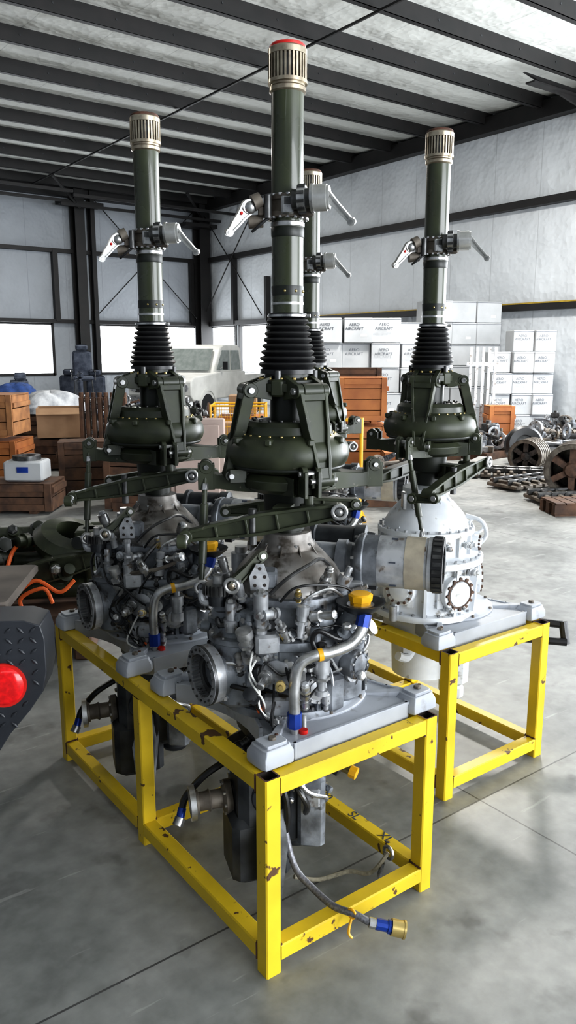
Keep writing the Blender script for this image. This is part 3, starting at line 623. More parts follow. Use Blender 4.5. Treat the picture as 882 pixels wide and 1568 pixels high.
# ------------------------------------------------------------------ yellow stands
def sqtube(b,p0,p1,s,up=(0,0,1),mt='yellow_paint',w=.005):
    p0=V(p0);p1=V(p1);M=frame(p0,p1-p0,up);L=(p1-p0).length;a=s/2;i=a-w;c=.004
    def sq(r,z):
        return [V((x,y,z)) for x,y in ((-r+c,-r),(r-c,-r),(r,-r+c),(r,r-c),(r-c,r),(-r+c,r),(-r,r-c),(-r,-r+c))]
    b.loft([sq(a,0),sq(a,L)],mt,M,cap=False)
    b.loft([sq(a,L),sq(i,L)],'rust',M,cap=False); b.loft([sq(i,0),sq(a,0)],'rust',M,cap=False)
    b.loft([sq(i,L),sq(i,0)],'tube_inside',M,cap=False)
def stand(x0,x1,y0,ym,y1,name='steel_gearbox_stand',handle=False):
    b=MB(); s=.05; zt=.575; zb=.06
    for x in (x0,x1):
        for y in (y0,ym,y1): sqtube(b,(x,y,0.0),(x,y,.60 if y!=ym else .55),s,(1,0,0))
        for z in (zt,zb):
            sqtube(b,(x,y0+s/2,z),(x,ym-s/2 if z==zb else ym,z),s); sqtube(b,(x,ym+s/2 if z==zb else ym,z),(x,y1-s/2,z),s)
    for y in (y0,ym,y1):
        for z in (zt-.004,zb):
            if y==ym and z!=zb: continue
            sqtube(b,(x0+s/2,y,z),(x1-s/2,y,z),s)
    sqtube(b,(x0+s/2,ym-.03,zt),(x1-s/2,ym-.03,zt),s)
    for x in (x0,x1):
        for y in (y0,ym,y1):
            for z in (zt-.03,zb+.027):
                sgn=1 if x==x0 else -1
                b.cyl((x+sgn*.026,y-.024,z),(x+sgn*.026,y+.024,z),.0035,'rust',seg=6)
                b.cyl((x-.024,y+ (.026 if y<y1 else -.026),z),(x+.024,y+(.026 if y<y1 else -.026),z),.0035,'rust',seg=6)
            for z0_,z1_ in ((.55,.60),(.035,.085)):
                for sg in (-1,1):
                    if y!=ym: b.cyl((x+sg*.025,y+(.0255 if y<y1 else -.0255),z0_),(x+sg*.025,y+(.0255 if y<y1 else -.0255),z1_),.003,'rust',seg=6)
    if handle:
        b.tube([(x1+.02,2.42,.50),(x1+.20,2.28,.47),(x1+.40,2.03,.455)],.018,'black_plastic',10,4)
        b.tube([(x1+.02,2.34,.42),(x1+.20,2.18,.395),(x1+.38,1.99,.385)],.018,'black_plastic',10,4)
        b.tube([(x1+.40,2.03,.47),(x1+.39,2.0,.37)],.02,'black_plastic',10,1)
        b.tube([(x1+.19,2.29,.47),(x1+.19,2.18,.395)],.013,'black_plastic',10,1)
    return b.obj(name)
sa=stand(1.09,1.69,1.556,2.305,3.03)
sb=stand(2.145,2.705,1.868,2.60,3.33,handle=True)
def text(body,loc,rot,size,parent,mt='ink',name='stencil'):
    c=bpy.data.curves.new(name,'FONT'); c.body=body; c.size=size; c.extrude=.0004; c.materials.append(MATS[mt])
    o=bpy.data.objects.new(name,c); bpy.context.scene.collection.objects.link(o); o.location=loc; o.rotation_euler=rot; o.parent=parent; c.align_x='CENTER'; c.align_y='CENTER'
text('100',(1.69,2.05,.0862),(0,0,-PI/2),.05,sa); text('SL',(1.69,1.88,.0862),(0,0,-PI/2),.05,sa); text('XL',(1.69,1.72,.0862),(0,0,-PI/2),.05,sa)

b=MB()
b.tube([H(2.28,-.03,.40),H(2.17,-.01,.27),H(2.12,.02,.17),H(2.085,.07,.125),H(2.03,.135,.102),H(2.0,.19,.102),H(1.985,.235,.085)],.0105,'hose',12,6)
a,c=H(1.985,.235,.085),H(1.982,.315,.068)
d=(c-a).normalized()
b.cyl(a,a+d*.02,.015,'steel',seg=8); b.cyl(a+d*.02,a+d*.055,.0165,'blue',seg=10); b.cyl(a+d*.055,a+d*.065,.02,'blue',seg=8); b.cyl(a+d*.065,a+d*.1,.024,'gold',seg=24); b.ring(a+d*.1,d,.026,.018,.006,'gold')
b.torus(H(2.0,.185,.102),(1,.3,0),.013,.004,'yellow_plastic')
b.tube([H(2.0,.185,.087),H(1.975,.175,.06),H(1.97,.185,.045)],.004,'yellow_plastic',8)
b.obj('hydraulic_hose')
b=MB()
b.tube([H(2.22,.02,.06),H(2.26,.10,.02),H(2.30,.2,.02),H(2.28,.27,.03),H(2.3,.33,.09)],.007,'rope',8,6)
b.torus(H(2.3,.33,.09),(1,0,0),.02,.006,'steel'); b.cyl(H(2.29,.31,.06),H(2.29,.30,.01),.008,'steel')
b.obj('tie_down_rope')

# ------------------------------------------------------------------ building
XR,YF,ZC=15.2,25.6,7.0; XL,YB=-12.0,-9.0
b=MB(); b.box(((XL+XR)/2,(YF+YB)/2,-.05),(XR-XL+.6,YF-YB+.6,.1),'concrete'); b.obj('floor')
b=MB(); P0=14.2-1.52*14; y=P0-1.52; rings=[]
while y<YF+.3:
    for k in range(6):
        t=k/6; yy=y+1.52*t; z=ZC-.05*math.sin(PI*t)
        if YB-.3<=yy<=YF+.3: rings.append([V((XL-.3,yy,z)),V((XR+.3,yy,z)),V((XR+.3,yy,z+.1)),V((XL-.3,yy,z+.1))])
    y+=1.52
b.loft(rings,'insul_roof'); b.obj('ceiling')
def wall_with(b,axis,pos,lo,hi,wins,mt,th=.2,top=ZC+.05):
    def seg(a,c,z0,z1):
        if c-a<1e-3 or z1-z0<1e-3: return
        ctr=((a+c)/2,pos,(z0+z1)/2) if axis=='x' else (pos,(a+c)/2,(z0+z1)/2)
        size=(c-a,th,z1-z0) if axis=='x' else (th,c-a,z1-z0)
        b.box(ctr,size,mt)
    cur=lo
    for a,c,z0,z1 in wins:
        seg(cur,a,0,top); seg(a,c,0,z0); seg(a,c,z1,top); cur=c
    seg(cur,hi,0,top)
SILL,HEAD=1.0,2.62
WF=[(5.2,9.45,SILL,HEAD),(11.05,14.85,SILL,HEAD)]
WR=[(-7,8.8,0,5.6),(21.55,23.25,SILL,HEAD),(23.5,25.2,SILL,HEAD)]
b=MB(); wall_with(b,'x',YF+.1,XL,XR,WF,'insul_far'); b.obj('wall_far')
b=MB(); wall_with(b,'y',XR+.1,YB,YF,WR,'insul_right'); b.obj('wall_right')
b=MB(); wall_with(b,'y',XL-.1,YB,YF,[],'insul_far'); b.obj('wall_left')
b=MB(); wall_with(b,'x',YB-.1,XL,XR,[(0,11,0,5.0)],'insul_far'); b.obj('wall_back')
F='frame_black'
def win_frame(n,axis,pos,a,c,z0,z1,mull):
    b=MB()
    for q in [a,c]+mull:
        ctr=(q,pos,(z0+z1)/2) if axis=='x' else (pos,q,(z0+z1)/2)
        b.box(ctr,(.09,.12,z1-z0+.06) if axis=='x' else (.12,.09,z1-z0+.06),F)
    for z in (z0,z1):
        ctr=((a+c)/2,pos,z) if axis=='x' else (pos,(a+c)/2,z)
        b.box(ctr,(c-a,.12,.08) if axis=='x' else (.12,c-a,.08),F)
    b.obj('window_%d'%n)
win_frame(1,'x',YF+.02,5.2,9.45,SILL,HEAD,[7.3])
win_frame(2,'x',YF+.02,11.05,14.85,SILL,HEAD,[13.6])
win_frame(3,'y',XR+.02,21.55,23.25,SILL,HEAD,[]); win_frame(4,'y',XR+.02,23.5,25.2,SILL,HEAD,[])
b=MB(); y=P0
while y<YF:
    b.box(((XL+XR)/2,y,ZC-.12),(XR-XL,.03,.26),F); b.box(((XL+XR)/2,y+.05,ZC-.24),(XR-XL,.12,.02),F)
    for i in range(26):
        x=XL+.5+i*1.03; b.cyl((x,y-.02,ZC-.12),(x,y-.024,ZC-.12),.016,'case_dark',seg=8)
    y+=1.52
b.obj('trim_roof_purlins')
b=MB()
b.box((XR-.14,(YF+YB)/2,ZC-.28),(.26,YF-YB,.34),F)
b.box(((XL+XR)/2,YF-.16,ZC-.25),(XR-XL,.3,.4),F)
b.box((8.8,(YF+YB)/2,ZC-.31),(.035,YF-YB,.035),F)
b.obj('trim_eave_beams')
b=MB()
for yy in (10.0,):
    b.box((XR-1.1,yy,ZC-.4),(2.2,.2,.03),F)
    b.prism([(XR-2.4,ZC-.27),(XR-.1,ZC-.27),(XR-.1,ZC-.65)],.05,F,Matrix.Translation((0,yy,0))@Matrix.Rotation(PI/2,4,'X'))
b.obj('trim_haunch')
b=MB()
for z in (4.9,HEAD+.08):
    b.box(((XL+XR)/2,YF-.1,z),(XR-XL,.2,.12),F)
b.obj('trim_girts_far')
b=MB()
b.box((XR-.1,17.2,4.9),(.2,16.8,.16),F); b.box((XR-.1,17.2,HEAD+.08),(.2,16.8,.16),F); b.box((XR-.205,14.0,HEAD+.155),(.01,10.0,.03),'girt_yellow')
b.obj('trim_girts_right')
b=MB()
def ibeam(x,y,z0,z1,w,d):
    b.box((x,y-d/2,(z0+z1)/2),(w,.03,z1-z0),F); b.box((x,y+d/2,(z0+z1)/2),(w,.03,z1-z0),F); b.box((x,y,(z0+z1)/2),(.03,d,z1-z0),F)
ibeam(10.35,YF-.35,0,ZC-.1,.32,.4); ibeam(10.85,YF-.25,0,ZC-.1,.14,.3); ibeam(14.9,YF-.4,0,ZC-.1,.4,.45); ibeam(3.2,YF-.35,0,ZC-.1,.32,.4)
b.box((9.6,YF-.14,3.8),(.16,.18,2.2),F); b.box((14.6,YF-.14,3.8),(.14,.16,2.2),F)
b.box((XR-.14,23.37,3.8),(.18,.14,2.3),F); b.box((XR-.14,21.4,3.4),(.18,.12,1.4),F)
for a,c in (((10.9,YF-.3,6.6),(14.7,YF-.3,2.9)),((10.9,YF-.3,2.9),(14.7,YF-.3,6.6)),((XR-.3,25.2,6.6),(XR-.3,21.5,2.9)),((XR-.3,25.2,2.9),(XR-.3,21.5,6.6))):
    b.cyl(a,c,.018,F,seg=6)
for a,c in (((10.35,YF-.6,6.2),(9.0,YF-1.9,6.8)),((14.9,YF-.6,6.2),(13.5,YF-1.9,6.8))): b.cyl(a,c,.05,F,seg=6)
b.box((10.35,YF-.6,6.3),(1.4,.5,.12),F); b.box((14.7,YF-.7,6.0),(1.5,.6,.12),F)
b.obj('trim_columns')
b=MB()
for x,z in ((6.5,6.25),(12.5,6.15)):
    b.box((x,YF-1.2,z),(6,.1,.08),F); b.box((x,YF-2.2,z+.1),(6,.08,.08),F)
b.obj('ceiling_conduit_rail')

# ------------------------------------------------------------------ cartons
def cartons(cols,rows,w,d,h,loc,rz,label=True,skip=(),seed=0):
    b=MB(); r=random.Random(seed)
    for i in range(cols):
        for j in range(rows):
            if (i,j) in skip: continue
            ox=r.uniform(-.02,.02); oy=r.uniform(-.06,.06)
            b.box((i*w+w/2-cols*w/2+ox,oy,j*h+h/2),(w*.97,d,h*.98),'carton_white',ch=.01)
            b.box((i*w+w/2-cols*w/2+ox,oy-d/2-.001,j*h+h*.93),(w*.97,.004,.008),'ink')
            if (i+j)%2: b.box((i*w+w/2-cols*w/2+ox+.1,oy-d/2-.001,j*h+h*.3),(.12,.004,.05),'white_paint')
    o=b.obj('carton_stack',loc,rz)
    if label:
        for i in range(cols):
            for j in range(rows):
                if (i,j) in skip: continue
                text('AERO\nAIRCRAFT',(i*w+w/2-cols*w/2-.06,-d/2-.065,j*h+h*.64),(PI/2,0,0),h*.16,o,name='label')
    return o
cartons(4,5,.56,.6,.47,H(15.6,1.6),-TH,skip=((3,4),),seed=1)
cartons(5,6,.62,.6,.47,H(18.0,3.25),-TH*.6,label=False,seed=2,skip=((0,5),(1,5)))
cartons(3,5,.44,.5,.43,H(16.6,4.80),-TH*.9,seed=3,skip=((0,4),))
b=MB()
for i in range(5): b.box((i*.11,0,.9),(.05,.03,1.8),'case_light')
b.box((.22,0,.3),(.6,.04,.06),'case_light'); b.box((.22,0,1.5),(.6,.04,.06),'case_light'); b.box((.22,.2,.03),(.6,.5,.06),'case_light')
b.obj('aluminium_rack',H(14.4,3.30),-TH)

# ------------------------------------------------------------------ crates & clutter makers
def crate(loc,size,rz=-TH,mt='wood_orange',name='wooden_crate',z=0):
    w,d,h=size; b=MB(); n=max(2,int(h/.14)); p=h/n
    for j in range(n):
        for sy in (-1,1): b.box((0,sy*(d/2-.01),(j+.5)*p),(w,.02,p*.93),mt)
        for sx in (-1,1): b.box((sx*(w/2-.01),0,(j+.5)*p),(.02,d-.05,p*.93),mt)
    b.box((0,0,.015),(w-.06,d-.06,.03),mt); b.box((0,0,h-.012),(w,d,.024),mt)
    for sx in (-1,1):
        for sy in (-1,1): b.box((sx*(w/2-.04),sy*(d/2+.012),h/2),(.07,.025,h),mt)
        b.box((sx*(w/2+.012),0,h*.75),(.022,d*.96,.06),mt)
    b.box((0,-(d/2+.012),.04),(w-.16,.024,.07),mt); b.box((0,-(d/2+.012),h-.05),(w-.16,.024,.07),mt)
    for sx in(-1,1):
        b.box((sx*w*.25,0,-.0),(.08,d,.06),mt)
    return b.obj(name,(loc[0],loc[1],z+.03),rz)
def cbox(loc,size,rz=-TH,z=0,openf=True):
    w,d,h=size; b=MB(); t=.01
    for sy in(-1,1): b.box((0,sy*d/2,h/2),(w,t,h),'cardboard')
    for sx in(-1,1): b.box((sx*w/2,0,h/2),(t,d,h),'cardboard')
    b.box((0,0,t/2),(w,d,t),'cardboard')
    if openf:
        for sy in(-1,1):
            b.loft([[V((-w/2,sy*d/2,h)),V((w/2,sy*d/2,h)),V((w/2,sy*d/2,h+t)),V((-w/2,sy*d/2,h+t))],[V((-w/2,sy*(d/2+.12),h-.08)),V((w/2,sy*(d/2+.12),h-.08)),V((w/2,sy*(d/2+.12),h-.07)),V((-w/2,sy*(d/2+.12),h-.07))]],'cardboard')
    else: b.box((0,0,h),(w,d,t),'cardboard')
    b.obj('cardboard_box',(loc[0],loc[1],z),rz)
def seat(loc,rz,z=0,mt='fabric_grey'):
    b=MB()
    b.box((0,0,.45),(.5,.5,.12),mt,ch=.04); b.box((0,.24,.80),(.48,.12,.65),mt,ch=.05); b.box((0,.2,1.2),(.3,.1,.16),mt,ch=.04)
    for sx in(-1,1):
        b.box((sx*.28,0,.62),(.06,.42,.05),'black_plastic',ch=.015); b.cyl((sx*.28,-.15,.4),(sx*.28,-.15,.6),.015,'steel_dark')
        for sy in(-1,1): b.cyl((sx*.2,sy*.2,.4),(sx*.22,sy*.22,0),.018,'steel_dark')
    b.obj('aircraft_seat',(loc[0],loc[1],z),rz)
def bundle(name,loc,size,mt,seed,z=0,rz=0):
    r=random.Random(seed); b=MB(); n=14; m=24; rings=[]
    for i in range(n+1):
        t=i/n; ph=t*PI/2
        ring=[]
        for k in range(m):
            a=2*PI*k/m
            rr=math.cos(ph)**.6*(1+.16*math.sin(3*a+seed)+.09*math.sin(7*a+seed*2+t*5)) if i<n else .01
            ring.append(V((size[0]/2*rr*math.cos(a),size[1]/2*rr*math.sin(a),size[2]*(math.sin(ph))*(1+.08*math.sin(4*a+seed+t*3)))))
        rings.append(ring)
    b.loft(rings,mt,cap=True)
    b.obj(name,(loc[0],loc[1],z),rz,ang=70)
def pallet(loc,rz=-TH,z=0,w=1.2,d=1.0,mt='wood_dark'):
    b=MB()
    for i in range(7): b.box((-w/2+.06+i*(w-.12)/6,0,.13),(.1,d,.02),mt)
    for y in(-1,0,1): b.box((0,y*(d/2-.05),.07),(w,.08,.10),mt)
    for y in(-1,0,1): b.box((0,y*(d/2-.05),.01),(w,.1,.02),mt)
    b.obj('wooden_pallet',(loc[0],loc[1],z),rz)
def parts(name,loc,seed,n=26,spread=(1.0,.6,.4),mats=('green_cast','dirt_metal','steel_dark','case_light','green_dark'),z=0,rz=0,base=True):
    r=random.Random(seed); b=MB()
    if base: b.box((0,0,.06),(spread[0]*1.05,spread[1]*1.05,.12),'wood_dark')
    z0=.12 if base else 0
    for i in range(n):
        m=r.choice(mats); x=r.uniform(-.5,.5)*spread[0]; y=r.uniform(-.5,.5)*spread[1]
        zz=z0+r.uniform(.05,1)*spread[2]*(1-.6*abs(x)/spread[0]*2*.5)
        t=r.random(); d=V((r.uniform(-1,1),r.uniform(-1,1),r.uniform(-.25,.25))).normalized(); p=V((x,y,zz)); s=r.uniform(.04,.1)
        if t<.35:
            L=r.uniform(.15,.5); M=frame(p-d*L/2,d)
            b.lathe([(s*.5,0),(s*.5,L*.2),(s*.9,L*.22),(s*.9,L*.28),(s*.45,L*.3),(s*.45,L*.9),(s*.7,L*.92),(s*.7,L)],m,M,18)
        elif t<.6:
            b.ring(p,d,s*1.6,s*1.0,s*.5,m,24); b.bolts(frame(p,d),s*1.3,8,.01,s*.6,'steel')
        elif t<.8: b.lever(p-d*s*2,p+d*s*2,(0,0,1),[s*.3,s*.5,s*.3],s*.6,m,2,boss=s*.3)
        else:
            b.box(p,(s*2.4,s*1.8,s*1.5),m,rz=r.uniform(0,3),ch=s*.2); b.cyl(p,p+V((0,0,s*1.3)),s*.5,m)
    for i in range(int(n*.6)):
        x=r.uniform(-.5,.5)*spread[0]; y=r.uniform(-.5,.5)*spread[1]; s=r.uniform(.08,.16)
        b.box((x,y,z0+s/2),(s*1.5,s,s),r.choice(mats),rz=r.uniform(0,3),ch=.01)
    b.obj(name,(loc[0],loc[1],z),rz)

crate(H(8.5,-2.95),(.85,.5,.30),mt='wood_dark'); crate(H(9.6,-2.35),(.9,.4,.62),rz=-TH+.2,mt='wood_dark')
crate(H(10.4,-3.85),(.7,.7,.55)); crate(H(10.4,-3.85),(.66,.66,.52),z=.62,mt='wood')
crate(H(11.7,-3.35),(.9,.6,.42),rz=-TH+.1,mt='wood_dark'); cbox(H(11.7,-3.4),(.62,.5,.42),z=.48,rz=-TH+.25)
b=MB(); b.box((0,0,.11),(.42,.33,.22),'carton_white',ch=.02); b.box((0,-.17,.13),(.12,.01,.06),'blue'); b.ring((0,0,.22),(0,0,1),.15,.1,.05,'steel_dark'); b.obj('parts_bin',H(8.5,-2.85,.335),-TH)
b=MB()
for i in range(8): b.box((i*.085,0,.55),(.055,.1,1.1),'wood_dark',ch=.01); b.cyl((i*.085,0,1.1),(i*.085,0,1.16),.03,'wood_dark')
b.box((.3,0,.2),(.75,.14,.12),'wood_dark'); b.box((.3,.1,.05),(.75,.4,.1),'wood_dark'); b.obj('wooden_rack',H(10.9,-2.85),-TH)
crate(H(8.6,-1.70),(.5,.5,.62),rz=-TH-.2,mt='wood_dark')
b=MB(); b.box((0,0,.5),(.62,.05,1.0),'cream',ch=.015); b.box((0,-.03,.5),(.5,.03,.86),'cream',ch=.01); b.box((0,.12,.02),(.5,.4,.04),'wood_dark'); b.obj('seat_back_panel',H(8.6,-1.0),-TH)
for i,(f,l,m) in enumerate(((20,-4.9,'fabric_grey'),(20.5,-5.6,'fabric_grey'),(17,-5.6,'fabric_grey'),(16.7,-6.4,'fabric_grey'),(18,-4.5,'fabric_grey'),(14.3,-5.6,'fabric_grey'))):
    seat(H(f,l),-TH+.5*i,mt=m)
seat(H(20,-5.15,0),-TH+.3,z=.62)
bundle('tarp_bundle',H(13.5,-4.05),(1.1,.6,.35),'tarp',2,z=.70); crate(H(13.5,-4.05),(1.25,.8,.64),mt='wood_dark')
bundle('blue_tarp_bundle',H(15.5,-5.3),(.8,.5,.25),'fabric_blue',5,z=.86); crate(H(15.5,-5.3),(1.1,.7,.80),mt='wood_dark')
for k,(f,l,s) in enumerate(((12.5,-5.0,1.0),(15.2,-4.2,1.1),(9.2,-4.2,.8),(13.0,-2.9,1.0),(9.3,-1.3,.6),(17,-3.6,1.4),(12.4,-1.9,1.1),(14.5,-1.9,1.2),(10.6,-1.4,.7))):
    parts('salvaged_parts_pile',H(f,l),30+k,n=34,spread=(s,.7,.75),rz=-TH,mats=('dirt_metal','steel_dark','case_light','fabric_grey','green_dark','wood_dark','black_plastic'))
# yellow wire basket
b=MB()
w,d,h=.78,.6,.72
for sx in(-1,1):
    for sy in(-1,1): b.cyl((sx*w/2,sy*d/2,0),(sx*w/2,sy*d/2,h+.25),.018,'yellow_plastic',seg=8)
for z in (.25,h+.23):
    for sy in(-1,1): b.cyl((-w/2,sy*d/2,z),(w/2,sy*d/2,z),.014,'yellow_plastic',seg=6)
    for sx in(-1,1): b.cyl((sx*w/2,-d/2,z),(sx*w/2,d/2,z),.014,'yellow_plastic',seg=6)
for i in range(1,10):
    for sy in(-1,1): b.cyl((-w/2+i*w/10,sy*d/2,.25),(-w/2+i*w/10,sy*d/2,h+.23),.004,'yellow_plastic',seg=5)
for i in range(1,7):
    z=.25+i*.1
    for sy in(-1,1): b.cyl((-w/2,sy*d/2,z),(w/2,sy*d/2,z),.004,'yellow_plastic',seg=5)
    for sx in(-1,1): b.cyl((sx*w/2,-d/2,z),(sx*w/2,d/2,z),.004,'yellow_plastic',seg=5)
b.box((0,0,.27),(w,d,.02),'wood_dark'); b.box((-.1,0,.5),(.4,.35,.4),'cardboard',ch=.01); b.box((.22,.05,.42),(.25,.3,.25),'wood_orange',ch=.01)
b.obj('wire_basket',H(11.6,-.72),-TH)
cbox(H(13.2,-.75),(.45,.4,.28),z=.72,openf=False); crate(H(13.2,-.75),(.8,.6,.64))
crate(H(10.9,1.0),(.70,.6,.70),mt='wood_orange'); crate(H(10.9,1.0),(.66,.55,.58),z=.76,mt='wood_orange'); crate(H(11.7,.95),(.8,.5,1.45),mt='wood_dark')
crate(H(14.0,3.75),(.45,.4,.75),mt='wood_orange')
crate(H(9.9,1.45),(.5,.4,.45),mt='wood_orange')
b=MB(); b.cyl((0,0,0),(0,0,1.05),.02,'yellow_plastic'); b.cyl((.4,0,0),(.4,0,1.05),.02,'yellow_plastic')
for z in (.3,1.03): b.cyl((0,0,z),(.4,0,z),.018,'yellow_plastic')
b.box((.2,0,.02),(.5,.4,.04),'yellow_plastic'); b.obj('yellow_guard_rail',H(8.0,.35),-TH)
for k,(f,l,s) in enumerate(((9.0,1.2,.6),(12.8,2.2,1.0),(13.2,4.6,1.2),(15.2,6.1,1.2),(13.0,3.2,.8),(15.4,5.3,1.0),(11.9,5.2,1.0))):
    parts('salvaged_parts_pile',H(f,l),60+k,n=30,spread=(s,.7,.42),rz=-TH+.2*k,mats=('dirt_metal','steel_dark','case_light','case_grey','black_plastic'))

# ------------------------------------------------------------------ pickup truck
def truck(loc,rz):
    e=empty('old_pickup_truck',loc,rz); P='white_paint'
    def prof(pts,w,name,mt=P,bev=.03):
        b=MB(); b.prism(pts,w,mt,Matrix.Rotation(PI/2,4,'X')); return b.obj(name,parent=e,bevel=bev)
    prof([(-2.4,.55),(2.2,.55),(2.35,.7),(2.35,1.02),(2.2,1.12),(1.0,1.2),(.95,1.22),(-.75,1.22),(-.75,1.12),(-2.4,1.12)],1.75,'body')
    prof([(1.0,1.18),(.55,1.82),(.35,1.9),(-.5,1.9),(-.68,1.8),(-.75,1.18)],1.55,'cab')
    b=MB()
    b.loft([[V((1.0,-.66,1.25)),V((1.0,.66,1.25)),V((.62,.60,1.79)),V((.62,-.60,1.79))],[V((1.03,-.66,1.26)),V((1.03,.66,1.26)),V((.65,.60,1.80)),V((.65,-.60,1.80))]],'glass_dark')
    for s in(-1,1):
        b.prism([(.8,1.26),(.48,1.76),(.05,1.76),(.05,1.26)],.02,'glass_dark',Matrix.Translation((0,s*.78,0))@Matrix.Rotation(PI/2,4,'X'))
        b.prism([(-.02,1.26),(-.02,1.76),(-.5,1.76),(-.62,1.26)],.02,'glass_dark',Matrix.Translation((0,s*.78,0))@Matrix.Rotation(PI/2,4,'X'))
        b.cyl((.85,s*.9,1.3),(.85,s*1.02,1.35),.015,'steel'); b.box((.85,s*1.05,1.38),(.04,.14,.2),'black_plastic',ch=.01)
    b.obj('glass',parent=e)
    b=MB()
    for x in(1.5,-1.45):
        for s in(-1,1):
            M=frame((x,s*.68,.36),(0,s,0))
            b.lathe([(.2,0),(.34,.0),(.36,.03),(.36,.17),(.34,.2),(.2,.2)],'rubber',M,28); b.lathe([(.2,.02),(.2,.17),(.1,.2),(.02,.2)],'steel',M,20)
            b.ring((x,s*.86,.38),(0,s,0),.46,.40,.04,'white_paint',28)
    b.box((2.4,0,.6),(.1,1.7,.16),'steel',ch=.02); b.box((2.36,0,.86),(.04,1.3,.22),'steel_dark')
    for s in(-1,1): b.cyl((2.34,s*.7,.87),(2.39,s*.7,.87),.1,'case_light')
    b.obj('wheels_and_bumper',parent=e)
truck(H(21.3,-2.25),math.radians(-148))

# ------------------------------------------------------------------ right: crawler track & road wheels
def track(loc,rz,n=14):
    b=MB()
    for i in range(n):
        x=i*.17; z=.05
        b.box((x,0,z),(.14,.5,.05),'dirt_metal',ch=.01); b.box((x,0,z+.04),(.05,.5,.05),'dirt_metal',ch=.01)
        for s in(-1,1): b.box((x,s*.12,z+.06),(.18,.04,.07),'steel_dark',ch=.01)
        b.cyl((x+.085,-.15,z+.06),(x+.085,.15,z+.06),.02,'steel_dark',seg=10)
    b.obj('crawler_track',loc,rz)
track(H(9.8,2.75),math.radians(-5),6); track(H(10.9,2.6),math.radians(-50),9); track(H(8.9,2.9),math.radians(-25),3)
def roller(loc,rz,R=.30,z=0,hub='drum_rust'):
    b=MB(); M=frame((0,0,R),(0,-1,0))
    b.ring((0,.2,R),(0,-1,0),R,R*.82,.42,'dirt_metal',36)
    for k in range(6): b.ring((0,.2-k*.078,R),(0,-1,0),R*1.03,R*.98,.03,'dirt_metal',36)
    b.lathe([(R*.34,-.22),(R*.34,.16),(R*.24,.2),(R*.02,.21)],hub,M,24)
    for k in range(6):
        a=2*PI*k/6; b.box((R*.58*math.cos(a),R*.58*math.sin(a),.08),(R*.6,.07,.2),hub,rz=a,M=M)
    b.lathe([(R*.83,-.18),(R*.83,-.14)],'steel_dark',M,28)
    b.bolts(M,R*.22,6,.012,.02,'steel_dark',z=.18)
    b.obj('track_drive_drum',(loc[0],loc[1],z),rz)
roller(H(9.3,3.42),-TH-.45,.31,z=.03); roller(H(10.5,4.15),-TH-.3,.26,hub='steel_dark'); roller(H(11.3,3.5),-TH-.6,.24,hub='steel_dark')
b=MB(); M=frame((0,0,.14),(0,0,1)); b.lathe([(.2,-.13),(.36,-.13),(.4,-.08),(.4,.08),(.36,.13),(.2,.13)],'rubber',M,32,closed=True)
b.obj('tire',H(12.2,4.2),0)
b=MB(); M=frame((0,0,.3),(0,-1,.2)); b.lathe([(.15,-.08),(.25,-.1),(.29,-.06),(.29,.06),(.25,.1),(.15,.08)],'rubber',M,32,closed=True); b.lathe([(.15,-.04),(.15,.04),(.04,.06)],'steel_dark',M,24); b.obj('tire',H(12.1,3.65),-TH)
pallet(H(8.35,3.2),rz=-TH+.1,w=.8,d=.4)

# ------------------------------------------------------------------ left: green rotor parts with orange straps on low trestle
b=MB(); G='green_cast'
for x in(-.9,0,.9):
    b.box((x,0,.12),(.1,.9,.24),'wood_dark',ch=.01)
b.box((0,0,.26),(2.2,1.0,.05),'wood_dark')
for y,z,r in ((-.32,.37,.065),(-.05,.37,.075),(.24,.37,.06),(-.18,.50,.06),(.10,.51,.065),(-.03,.63,.05)):
    M=frame((-1.1,y,z),(1,.04,0)); b.lathe([(r,0),(r,.3),(r*1.5,.32),(r*1.5,.38),(r,.4),(r,1.2),(r*1.4,1.22),(r*1.4,1.36),(r*.9,1.4),(r*.9,2.0),(r*1.2,2.02),(r*1.2,2.12)],G,M,24)
b.lathe([(.10,0),(.20,.02),(.22,.08),(.18,.13),(.10,.15)],G,frame((.80,-.12,.55),(.3,-.3,1)),36,closed=True)
b.lathe([(.08,0),(.15,.02),(.15,.1),(.08,.12)],G,frame((.2,.1,.62),(-.2,-.4,1)),36,closed=True)
b.lever((-.5,-.38,.56),(.3,-.33,.66),(0,0,1),[.03,.07,.04],.08,G,4,boss=.05)
b.lever((.4,-.42,.45),(1.1,-.38,.60),(0,0,1),[.04,.06,.03],.07,G,3,boss=.045)
b.cyl((.95,-.25,.3),(.95,-.25,.72),.045,G); b.box((.95,-.25,.68),(.16,.16,.08),G,ch=.01); b.cyl((1.02,-.15,.64),(.9,-.45,.68),.035,'green_dark')
rr=random.Random(8)
for i in range(22):
    b.fitting((rr.uniform(-.3,1.0),rr.uniform(-.4,.3),rr.uniform(.42,.64)),(rr.uniform(-1,1),-1,rr.uniform(-.2,.8)),.035,.14,rr,rr.choice((G,G,'green_dark')),'steel_dark')
b.tube([(.42,-.50,.36),(.5,-.48,.46),(.52,-.30,.60),(.55,-.02,.60),(.58,.35,.42)],.012,'orange',8,5)
b.tube([(.30,-.52,.40),(.40,-.50,.47),(.55,-.52,.42),(.68,-.50,.49),(.80,-.50,.42),(.88,-.48,.48)],.011,'orange',8,6)
b.tube([(.62,-.52,.30),(.6,-.53,.40),(.72,-.52,.45),(.76,-.5,.36)],.011,'orange',8,6)
b.obj('rotor_shaft_assembly',H(4.5,-2.1),-TH+.12)

